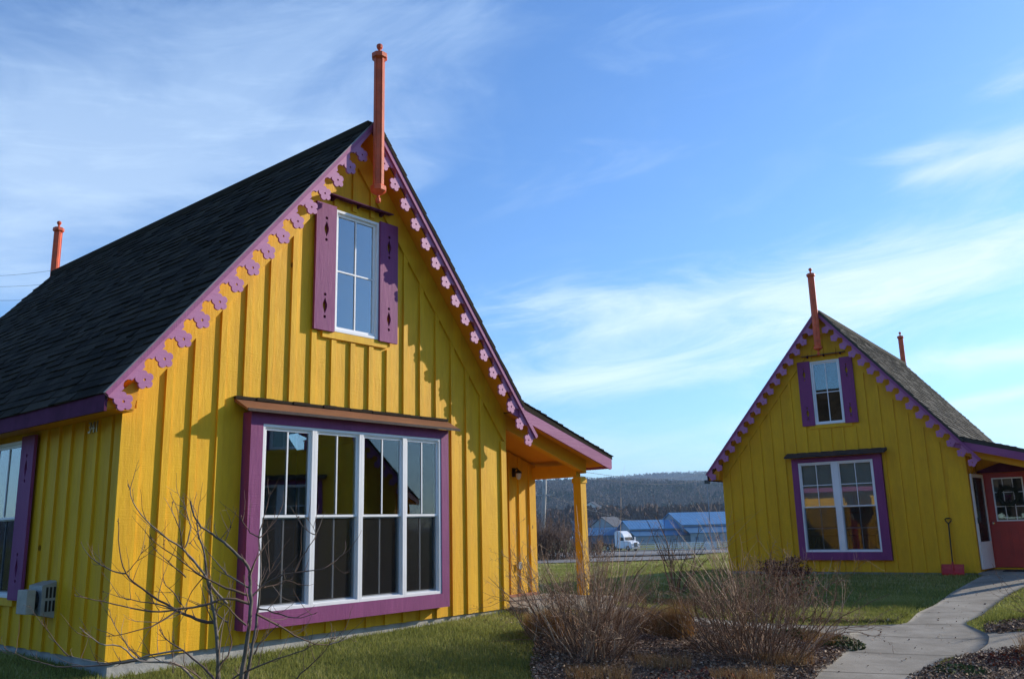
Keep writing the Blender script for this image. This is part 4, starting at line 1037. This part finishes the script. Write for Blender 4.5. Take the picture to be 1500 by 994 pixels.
blades('grass', P, .055, .0065, 'grass_blade', .6, 1, tn, 'grass', 'short green grass of the lawn round the near cottage')
P = wedge(rgG, 420000, 15, 33, -18, 38); P = P[free(P)]; tn = np.clip(.40+.16*patch_noise(P, 2)+rgG.normal(0, .16, len(P)), 0, 1)
blades('grass', P, .06, .013, 'grass_blade', .6, 2, tn, 'grass', 'short green grass of the lawn in front of the far cottage')
P = wedge(rgG, 160000, 33, 60, -2, 18); P = P[(P[:, 1] < 38.2) | (P[:, 0] > 7.8+(P[:, 1]-38.6)*.155)]; tn = np.clip(.55+.18*patch_noise(P, 2)+rgG.normal(0, .16, len(P)), 0, 1)
blades('grass', P, .07, .03, 'grass_blade', .6, 3, tn, 'grass', 'sunlit yellowish grass of the open lawn beyond the cottages')
# unmown longer edge grass by the path and walls
edge = []
for poly in (bed4, [(4.0,14.0),(5.3,13.95),(6.0,13.95),(6.9,15.2),(6.6,15.8),(5.4,14.9),(4.2,14.9)], [(6.5,12.7),(7.2,12.95),(9,13.1),(9,14),(7.6,14.0),(6.95,13.3)]):
    Q = np.array(poly); P = rgG.uniform(Q.min(0), Q.max(0), (16000, 2)); edge.append(P[inside(P, poly) & free(P, False)])
P = np.concatenate(edge); blades('grass', P, .11, .008, 'grass_blade', .8, 4, np.clip(.5+.25*patch_noise(P, 5)+rgG.normal(0, .15, len(P)), 0, 1), 'grass', 'longer tufted grass along the edge of the concrete path')
# litter: bark chips and dead leaves
def chips(name, polys, n, label, size=(.006, .024), z0=.03, mound=.05, tlo=0, thi=1):
    V = []; rg = np.random.default_rng(17); Ps = []
    for poly in polys:
        Q = np.array(poly); ar = np.ptp(Q[:, 0])*np.ptp(Q[:, 1]); P = rg.uniform(Q.min(0)-.06, Q.max(0)+.06, (int(n*ar), 2)); Ps.append(P[inside(P, poly)])
    P = np.concatenate(Ps); n = len(P); z = terrain(P[:, 0], P[:, 1])+z0+rg.uniform(0, mound, n)
    s = rg.uniform(size[0], size[1], n)[:, None]; u = rg.normal(0, 1, (n, 3)); u[:, 2] *= .5; u /= np.linalg.norm(u, axis=1)[:, None]; w = np.cross(u, rg.normal(0, 1, (n, 3))); w[:, 2] *= .5; w /= np.linalg.norm(w, axis=1)[:, None]
    c = np.c_[P, z]; asp = rg.uniform(.2, .8, n)[:, None]
    V = np.stack([c-u*s, c+w*s*asp, c+u*s, c-w*s*asp], 1).reshape(-1, 3); i = np.arange(n)*4
    o = np_mesh(name, V, np.stack([i, i+1, i+2, i+3], 1), 4, M['litter'], rg.uniform(tlo, thi, n)**2.0); tag(o, label, 'leaf litter', kind='stuff')
chips('leaf_litter', [bed1, bed2, bed3, bed4], 4200, 'brown dead leaves and bark chips covering the planting beds')
chips('leaf_litter', [pathpoly, br1], 16, 'a few dead leaves blown onto the concrete path', z0=.042, mound=.004)
chips('leaf_litter', [bed5, [(-.1,11),(.3,11.2),(.9,12.3),(.6,12.6),(-.1,12)]], 260, 'thin scatter of dead leaves on the grass near the shrubs', z0=.02)
def tuft(x, y, h, r, n, seed, label, material='dry_grass'):
    rg = np.random.default_rng(seed); a = rg.uniform(0, 6.28, n); q = r*np.sqrt(rg.uniform(0, 1, n)); P = np.c_[x+q*np.cos(a), y+q*np.sin(a)]
    o = blades('dry_grass_clump', P, h, .005, material, .38, seed, np.clip(rg.normal(.45, .25, n), 0, 1), 'grass clump', label, kind=None)
    V = np.empty(len(o.data.vertices)*3, np.float32); o.data.vertices.foreach_get('co', V); V = V.reshape(-1, 3); c = np.array([x, y, tz(x, y)], np.float32); V -= c; o.data.vertices.foreach_set('co', V.ravel()); o.location = c.tolist()
tuft(.32, 10.7, .34, .26, 1500, 3, 'tan clump of dry grass at the left foot of the left bare shrub')
tuft(1.85, 11.4, .42, .34, 2200, 4, 'golden clump of dry grass between the two big bare shrubs')
tuft(1.45, 11.9, .25, .30, 1000, 5, 'low straw coloured grass clump by the path behind the shrubs')
tuft(1.7, 14.9, .14, .42, 1700, 6, 'flattened straw coloured grass clump on the lawn beyond the path')
tuft(2.7, 15.3, .14, .40, 1500, 16, 'low greenish straw clump at the edge of the cottage shadow')
tuft(5.9, 10.2, .42, .28, 420, 7, 'rust brown upright dry stems at the right edge of the picture')
tuft(6.6, 10.35, .40, .30, 420, 8, 'rust brown dry stems farthest right beside the path')
tuft(3.75, 11.25, .30, .22, 220, 9, 'thin dark dead stems at the path corner', )
rgT = np.random.default_rng(5)
for k, (tx, ty, what) in enumerate([(.75, 8.9, 'at the very front of the bed, left of centre'), (1.5, 9.6, 'low between the two big shrubs, nearest the viewer'), (2.2, 9.1, 'in front of the reddish shrub'), (2.9, 10.05, 'at the foot of the reddish shrub, on its path side'), (.55, 11.6, 'behind the left shrub near the porch slab')]):
    tuft(tx, ty, .20, .32, 520, 30+k, 'thin matted straw grass '+what)
def low_plant(x, y, r, h, n, seed, label, material='low_green'):
    rg = np.random.default_rng(seed); z = tz(x, y); V = []; F_ = []; tn = []
    for k in range(n):
        a = rg.uniform(0, 6.28); q = r*math.sqrt(rg.uniform(0, 1)); c = np.array([q*math.cos(a), q*math.sin(a), .02+h*rg.uniform(0, 1)*(1-(q/r)**2*.6)]); s = rg.uniform(.012, .028)
        u = rg.normal(0, 1, 3); u /= np.linalg.norm(u); w = np.cross(u, rg.normal(0, 1, 3)); w /= np.linalg.norm(w); b = len(V)
        V += [c-u*s, c+w*s*.6, c+u*s, c-w*s*.6]; F_.append((b, b+1, b+2, b+3)); tn.append(rg.uniform(0, 1))
    o = np_mesh('low_plant', V, F_, 4, M[material], tn); o.location = (x, y, z); tag(o, label, 'plant', kind='stuff' if r > .5 else None)
low_plant(3.95, 11.15, .28, .14, 700, 1, 'dark green low plant at the path corner by the reddish shrub')
low_plant(3.6, 11.85, .34, .12, 1100, 2, 'yellow green low plants along the edge of the path behind the reddish shrub')
low_plant(4.6, 9.55, .30, .10, 500, 3, 'green low weeds in the bed at the bottom right')
low_plant(1.6, 9.0, .7, .12, 500, 5, 'rust brown low plants among the litter between the shrubs', 'russet')
low_plant(5.6, 9.9, .6, .14, 900, 6, 'orange brown low plants in the bottom right bed', 'russet')

# ------------------------------------------------------------------ middle distance
def brush(x, y, rx, ry, h, n, seed, label, material='rust_wood', name='thicket', cat='thicket'):
    """dense thicket of bare stems"""
    rg = np.random.default_rng(seed); acc = new_acc()
    for k in range(n):
        px, py = x+rg.normal(0, rx*.5), y+rg.normal(0, ry*.5); z = tz(px, py)
        grow(acc, rg, (px, py, z-.1), (rg.normal(0, .35), rg.normal(0, .35), 1), h*rg.uniform(.5, 1.05), .02, 1, .05, .14, 5, (4, 8), 3, tonebase=.5, spread=.5, shrink=.6)
    o = acc_build(acc, name, M[material], loc=(x, y, tz(x, y))); tag(o, label, cat)
brush(1.2, 44, 2.2, 1.5, 2.4, 260, 3, 'dense brown thicket seen under the porch of the near cottage')
brush(4.6, 56, 1.2, 1.0, 1.5, 90, 4, 'low brown bush at the lawn edge right of the porch post')
brush(33, 128, 5, 3, 2.6, 110, 6, 'reddish bushes by the white fence in front of the blue barns')
up_ = MB(); zb_ = tz(2.0, 60)
up_.tube([(1.62, 60, zb_-.2), (1.98, 60, 3.5), (2.12, 60, 7.2)], [.17, .15, .13], 10)
uo = up_.build('utility_pole', M['wood_grey'], smooth=True); tag(uo, 'leaning weathered wooden utility pole behind the brown thicket', 'utility pole')
ins = MB(); ins.box(1.3, 2.7, 59.9, 60.0, 3.10, 3.17); ins.tube([(1.4, 59.95, 3.2), (1.4, 59.95, 3.36)], .04, 8); ins.tube([(2.6, 59.95, 3.2), (2.6, 59.95, 3.36)], .04, 8); ins.build('crossarm', M['wood_grey'], uo)
lp = MB(); lz = tz(28.5, 130); lp.tube([(28.5, 130, lz), (28.5, 130, 6.6)], [.09, .05], 8); lo_ = lp.build('light_pole', M['barn_dark_wall']); tag(lo_, 'thin grey light pole rising above the blue barns beside the far cottage', 'light pole')
MB().box(28.1, 28.9, 129.7, 130.3, 6.6, 7.15).build('lamp_head', M['black_metal'], lo_)
def wire_line(name, a, b, sag, r, label):
    a, b = np.array(a, float), np.array(b, float); pts = [a+(b-a)*t-np.array([0, 0, sag*4*t*(1-t)]) for t in np.linspace(0, 1, 16)]
    m = MB(); m.tube(pts, r, 4); o = m.build(name, M['wire']); tag(o, label, 'power line', 'overhead power lines')
wire_line('power_line', (-55, 78, 26.0), (-27, 50, 17.0), .5, .012, 'upper overhead wire left of the near cottage roof')
wire_line('power_line', (-55, 79, 25.4), (-27, 51, 16.5), .5, .012, 'second overhead wire left of the near cottage roof')
wire_line('power_line', (-55, 76, 23.6), (-26, 48, 14.6), .5, .012, 'lowest overhead wire left of the near cottage roof')
wire_line('power_line', (2.1, 60, 5.2), (28.5, 132, 8.3), .9, .016, 'upper wire in the sky between the two cottages')
wire_line('power_line', (2.1, 60, 4.9), (28.5, 132, 7.4), .9, .016, 'lower wire in the sky between the two cottages')
wire_line('power_line', (1.7, 60.1, 3.3), (24, 150, 1.2), .6, .018, 'low wire crossing in front of the wooded hill')

def fence(x0, y0, x1, y1, rails, h, label):
    L_ = math.hypot(x1-x0, y1-y0); n = int(L_/2.6); root = empty('rail_fence', (x0, y0, tz(x0, y0))); tag(root, label, 'fence', 'white rail fences'); bx_, by_, bz_ = root.location
    dx, dy = (x1-x0)/L_, (y1-y0)/L_
    first = None
    for k in range(n+1):
        t = k/n; px, py = x0+(x1-x0)*t, y0+(y1-y0)*t; pz = tz(px, py)
        if first is None: first = MB().box(-.06, .06, -.06, .06, -.2, h+.06).build('post', M['fence_white'], root); q = first
        else: q = first.copy(); COL.objects.link(q); q.parent = root
        q.location = (px-bx_, py-by_, pz-bz_)
    for r in range(rails):
        zz = h*(r+1)/rails-.1; m = MB(); pts = []
        for k in range(n+1):
            t = k/n; px, py = x0+(x1-x0)*t, y0+(y1-y0)*t; pts.append((px-bx_, py-by_, tz(px, py)+zz-bz_))
        for a, b in zip(pts[:-1], pts[1:]):
            m.add([(a[0], a[1], a[2]-.05), (b[0], b[1], b[2]-.05), (b[0], b[1], b[2]+.05), (a[0], a[1], a[2]+.05), (a[0]+dy*.04, a[1]-dx*.04, a[2]-.07), (b[0]+dy*.04, b[1]-dx*.04, b[2]-.07), (b[0]+dy*.04, b[1]-dx*.04, b[2]+.07), (a[0]+dy*.04, a[1]-dx*.04, a[2]+.07)],
                  [(0, 1, 2, 3), (7, 6, 5, 4), (0, 4, 5, 1), (3, 2, 6, 7)])
        m.build('rail', M['fence_white'], root)
fence(26, 196, 62, 190, 3, 1.35, 'white rail fence running level just in front of the blue barns')
fence(29, 186, 38, 112, 4, 1.4, 'white rail fence coming nearer towards the left corner of the far cottage')
wp = MB()
for k in range(4): wp.box(-.8, .8, -.05+.05*k, .0+.05*k, .15+.26*k, .33+.26*k)
wp.box(-.8, -.7, -.05, .3, 0, 1.15); wp.box(.7, .8, -.05, .3, 0, 1.15)
wo = wp.build('slatted_bench', M['fence_white']); wo.location = (26.6, 122, tz(26.6, 122)); tag(wo, 'small white slatted bench on the grass before the nearer rail fence', 'bench')
sg = empty('warning_sign', (16.6, 176, tz(16.6, 176))); tag(sg, 'small orange diamond road sign left of the white lorry', 'road sign')
MB().tube([(0, 0, 0), (0, 0, 1.5)], .05, 6).build('post', M['grey_metal'], sg)
MB().prism([(0, .9), (.75, 1.65), (0, 2.4), (-.75, 1.65)], -.06, -.03).build('sign_board', M['sign_orange'], sg)

def lorry():
    x, y = 22.6, 182; z = tz(x, y)+.14; root = empty('lorry', (x, y, z), R(-52)); tag(root, 'white lorry cab with a tall sleeper and an empty flatbed behind it', 'lorry')
    # local: +x forward, cab 2.5 wide
    b = MB(); prof = [(-2.3, .9), (-2.3, 3.7), (-1.9, 3.95), (-.9, 3.9), (.0, 3.35), (.35, 2.75), (.75, 2.05), (1.3, 1.95), (2.2, 1.75), (2.45, 1.4), (2.5, .8), (2.3, .45), (1.9, .42), (1.7, .95), (1.0, .95), (.8, .45), (-1.9, .5)]
    b.prism(prof, -1.22, 1.22); b.build('cab', M['truck_white'], root, bevel=.06)
    MB().prism([(.37, 2.72), (.77, 2.02), (.72, 2.02), (.32, 2.70)], -1.05, 1.05).build('hidden_core', M['tyre'], root) if False else None
    w = MB(); w.add([(.40, -1.08, 2.70), (.40, 1.08, 2.70), (.79, 1.12, 2.08), (.79, -1.12, 2.08)], [(0, 1, 2, 3)]); w.add([(.385, -1.08, 2.69), (.385, 1.08, 2.69), (.775, 1.12, 2.07), (.775, -1.12, 2.07)], [(3, 2, 1, 0)]); w.build('windscreen', M['barn_door'], root)
    s = MB()
    for yy in (-1.23, 1.23): s.prism([(-.65, 2.0), (.45, 2.0), (.15, 2.68), (-.65, 2.68)], yy-.008, yy+.008)
    s.build('side_window', M['barn_door'], root)
    MB().box(2.46, 2.53, -.5, .5, .75, 1.6).build('grille', M['truck_grille'], root)
    for yy in (-1, 1): MB().box(2.30, 2.5, yy*.95-.2, yy*.95+.2, 1.05, 1.32).build('headlight', M['grey_metal'], root)
    MB().box(2.3, 2.62, -1.2, 1.2, .35, .7).build('bumper', M['grey_metal'], root)
    for yy in (-1, 1):
        m = MB(); m.box(.75, .9, yy*1.55-.12, yy*1.55+.12, 1.85, 2.7); m.build('mirror', M['truck_white'], root)
    fb = MB(); fb.box(-11.5, -2.5, -.45, .45, .85, 1.1); fb.box(-11.5, -4.4, -1.22, 1.22, 1.2, 1.36); fb.build('chassis', M['tyre'], root)
    for xx in (1.35, -3.2, -4.5, -9.6, -10.8):
        for yy in (-1.05, 1.05):
            t = MB(); t.tube([(0, -.14, 0), (0, .14, 0)], .5, 16); o = t.build('wheel', M['tyre'], root); o.location = (xx, yy, .5)
            r = MB(); r.tube([(0, -.155, 0), (0, .155, 0)], .24, 12); r.build('rim', M['grey_metal'], o)
lorry()
def van(x, y):
    z = tz(x, y)+.14; root = empty('van', (x, y, z), R(200)); tag(root, 'small white van far off, seen under the porch roof left of the post', 'van')
    MB().prism([(-2.4, .4), (-2.4, 2.3), (.8, 2.35), (1.5, 1.5), (2.4, 1.2), (2.45, .4)], -1, 1).build('body', M['truck_white'], root, bevel=.05)
    w = MB(); w.prism([(-.2, 1.45), (1.3, 1.45), (.8, 2.1), (-.2, 2.1)], -1.02, 1.02); w.build('side_window', M['barn_door'], root)
    for xx in (-1.5, 1.5):
        for yy in (-.9, .9): t = MB(); t.tube([(0, -.12, 0), (0, .12, 0)], .36, 12); o = t.build('wheel', M['tyre'], root); o.location = (xx, yy, .36)
van(20.5, 300)

def barn(name, loc, yaw, L_, half, eave, ridge, wall, roof, label, door=None, lean=0, cat='barn', group=None, windows=0, chimney=False):
    """local x = ridge direction, gable at x=0; y- = side towards the viewer"""
    root = empty(name, loc, yaw); tag(root, label, cat, group)
    m = MB(); m.prism([(-half, -.5), (half, -.5), (half, eave), (0, ridge), (-half, eave)], 0, L_, axis='x'); m.build('wall', M[wall], root)
    r = MB(); t = .18; sl = (ridge-eave)/half; o = .5
    r.prism([(-half-o, eave-o*sl+.02), (0, ridge+.02), (half+o, eave-o*sl+.02), (half+o, eave-o*sl+t), (0, ridge+t+.05), (-half-o, eave-o*sl+t)], -.5, L_+.5, axis='x')
    rf = r.build('roof', M[roof], root)
    ribs = MB(); x = .2; nrm = math.hypot(1, sl)
    while x < L_:
        for s in (-1, 1):
            ribs.add([(x, s*(half+o), eave-o*sl+t), (x+.06, s*(half+o), eave-o*sl+t), (x+.06, 0, ridge+t+.05), (x, 0, ridge+t+.05), (x, s*(half+o), eave-o*sl+t+.05), (x+.06, s*(half+o), eave-o*sl+t+.05), (x+.06, 0, ridge+t+.10), (x, 0, ridge+t+.10)], [(4, 5, 6, 7), (0, 1, 5, 4), (1, 2, 6, 5), (3, 0, 4, 7)])
        x += .9
    ribs.build('roof_rib', M[roof], rf)
    if chimney: MB().box(L_*.4, L_*.4+.8, -.4, .4, ridge-.5, ridge+1.1).build('chimney', M['terracotta'], rf)
    if lean:
        l = MB(); l.add([(0, -half-.02, eave-.55), (L_, -half-.02, eave-.55), (L_, -half-lean, eave-.55-lean*.33), (0, -half-lean, eave-.55-lean*.33)], [(0, 1, 2, 3)])
        l = MB(); l.prism([(-half-.01, eave-.5), (-half-.01, eave-.65), (-half-lean, eave-.7-lean*.33), (-half-lean, eave-.55-lean*.33)], -.3, L_+.3, axis='x'); l.build('lean_to_roof', M['barn_blue_low'], root)
        l = MB(); l.box(.1, L_-.1, -half-lean+.4, -half-lean+.55, -.5, eave-.75-(lean-.4)*.33); l.build('lean_to_wall', M['barn_wall'], root)
        w = MB(); x = 1.5
        while x < L_-1.5: w.box(x, x+.9, -half-lean+.36, -half-lean+.399, .9, max(1.2, eave-1.6-lean*.33)); x += 3.1
        w.build('window', M['barn_dark_wall'], root)
    if door: MB().box(-.06, -.005, door[0], door[1], 0, door[2]).build('barn_door', M['barn_door'], root)
    if windows:
        for k in range(windows): MB().box(1.2+k*2.6, 2.2+k*2.6, -half-.05, -half-.004, 1.0, 2.2).build('window', M['barn_door'], root)
    return root
zf = -4.4
barn('barn', (44, 252, zf), R(12), 70, 9, 4.9, 8.1, 'barn_wall', 'barn_blue_roof', 'largest blue roofed barn, farthest right beside the far cottage', (-6, -3.5, 2.6), 5, group='blue roofed barns')
barn('barn', (30, 246, zf), R(14), 22, 4.6, 4.1, 6.2, 'barn_wall', 'barn_blue_roof', 'middle blue roofed barn with a pale gable end and dark doorway', (-3.0, .8, 2.9), 4, group='blue roofed barns')
barn('barn', (16.5, 250, zf), R(4), 14, 5, 2.6, 4.4, 'barn_dark_wall', 'barn_blue_low', 'low dark blue roofed shed behind the white lorry', None, 0, group='blue roofed barns')
barn('house', (29, 300, zf), R(60), 12, 4, 5.0, 7.8, 'barn_wall', 'slate_roof', 'grey gabled house just behind the low blue shed', None, 0, cat='house', windows=3)
barn('house', (21, 330, zf), R(2), 14, 4.5, 4.0, 7.0, 'barn_dark_wall', 'slate_roof', 'dark long roofed house above the low blue shed', None, 0, cat='house', windows=4, chimney=True)
barn('house', (35.5, 420, zf+8.5), R(70), 7, 4, 5, 7.6, 'house_white', 'slate_roof', 'small white house below the wooded hill', None, 0, cat='house', windows=2)

# ------------------------------------------------------------------ woods on the hills
def woods(name, P, hmin, hmax, wmul, material, seed, label, conical=False, per=26, sz=1):
    """each tree is a loose cloud of small leafless / needle clumps"""
    rg = np.random.default_rng(seed); n = len(P); z = terrain(P[:, 0], P[:, 1])+hill(P[:, 0], P[:, 1])
    hh = rg.uniform(hmin, hmax, n); w = hh*wmul*rg.uniform(.8, 1.25, n)
    t = rg.uniform(0, 1, (n, per)); a = rg.uniform(0, 6.283, (n, per)); r = np.sqrt(rg.uniform(0, 1, (n, per)))
    if conical: rad = w[:, None]*(1-t)**.8*.9+.2; zz = z[:, None]+hh[:, None]*(.12+.88*t)
    else: rad = w[:, None]*np.sqrt(np.clip(1-(2*t-1)**2, .05, 1)); zz = z[:, None]+hh[:, None]*(.25+.75*t)
    c = np.stack([P[:, 0][:, None]+rad*r*np.cos(a), P[:, 1][:, None]+rad*r*np.sin(a), zz], -1).reshape(-1, 3); m = len(c)
    s = (np.repeat(hh, per)*rg.uniform(.06, .13, m)*sz)[:, None]
    u = rg.normal(0, 1, (m, 3)); u /= np.linalg.norm(u, axis=1)[:, None]; v = np.cross(u, rg.normal(0, 1, (m, 3))); v /= np.linalg.norm(v, axis=1)[:, None]
    if not conical: u = u*np.array([.6, .6, 1.3]); v = v*np.array([.5, .5, 1])
    V = np.stack([c-u*s, c+v*s, c+u*s, c-v*s], 1).reshape(-1, 3); i = np.arange(m)*4
    tone = np.clip(np.repeat(rg.normal(.5, .25, n), per)+rg.normal(0, .12, m), 0, 1)
    o = np_mesh(name, V, np.stack([i, i+1, i+2, i+3], 1), 4, M[material], tone); tag(o, label, 'woods', kind='stuff')
rgW = np.random.default_rng(9)
def field(n, y0, y1, a0=-14, a1=30):
    d = np.sqrt(rgW.uniform(y0**2, y1**2, n)); a = np.radians(rgW.uniform(a0, a1, n)); return np.stack([d*np.tan(a), d], 1)
P = field(8600, 470, 1500, -5, 20); pn = patch_noise(P*.02, 3); ev = pn+rgW.normal(0, .35, len(P)) > .62
woods('woods', P[~ev], 10, 15, .36, 'bare_wood', 1, 'grey brown leafless woods covering the nearer hill', per=44, sz=.72)
woods('woods', P[ev], 10, 16, .26, 'evergreen', 2, 'dark evergreens scattered through the hillside woods', True, per=44, sz=.72)
P = field(9000, 1900, 2650, -4, 26); pn = patch_noise(P*.01, 6); ev = pn+rgW.normal(0, .4, len(P)) > .8
woods('woods', P[~ev], 14, 20, .5, 'bare_wood', 3, 'hazy leafless woods on the far ridge', per=14)
woods('woods', P[ev], 14, 20, .4, 'evergreen', 4, 'hazy evergreens on the far ridge', True, per=14)
P = field(700, 390, 480, 2, 24)
woods('woods', P, 9, 14, .42, 'rust_wood', 5, 'brown leafless tree line behind the blue barns', per=60)
P = field(260, 330, 400, -4, 7)
woods('woods', P, 3, 6, .6, 'rust_wood', 7, 'low brown scrub on the valley floor below the hill', per=40)

def behind(n, d0, d1, a0, a1):
    d = np.sqrt(rgW.uniform(d0**2, d1**2, n)); a = np.radians(rgW.uniform(a0, a1, n)); return np.stack([d*np.sin(a), d*np.cos(a)], 1)
P = behind(260, 55, 110, 150, 275)
woods('woods', P, 7, 12, .36, 'bare_wood', 11, 'leafless trees behind the viewer, seen only mirrored in the panes', per=50)
P = behind(60, 50, 100, 150, 275)
woods('woods', P, 7, 13, .26, 'evergreen', 12, 'evergreens behind the viewer, seen only mirrored in the panes', True, per=60)

# ------------------------------------------------------------------ haze
hz = MB(); hz.box(-3400, 4400, -350, 5300, -6.5, 260); ho_ = hz.build('haze', None); tag(ho_, kind='stuff')
hm = bpy.data.materials.new('haze'); hm.use_nodes = True; T = NT(hm.node_tree); T.n.clear(); out = T.new('ShaderNodeOutputMaterial'); pv = T.new('ShaderNodeVolumePrincipled')
pv.inputs['Color'].default_value = (.50, .72, 1, 1); pv.inputs['Density'].default_value = .00018; pv.inputs['Anisotropy'].default_value = .2; T.link(pv.outputs[0], out.inputs['Volume'])
ho_.data.materials.append(hm)
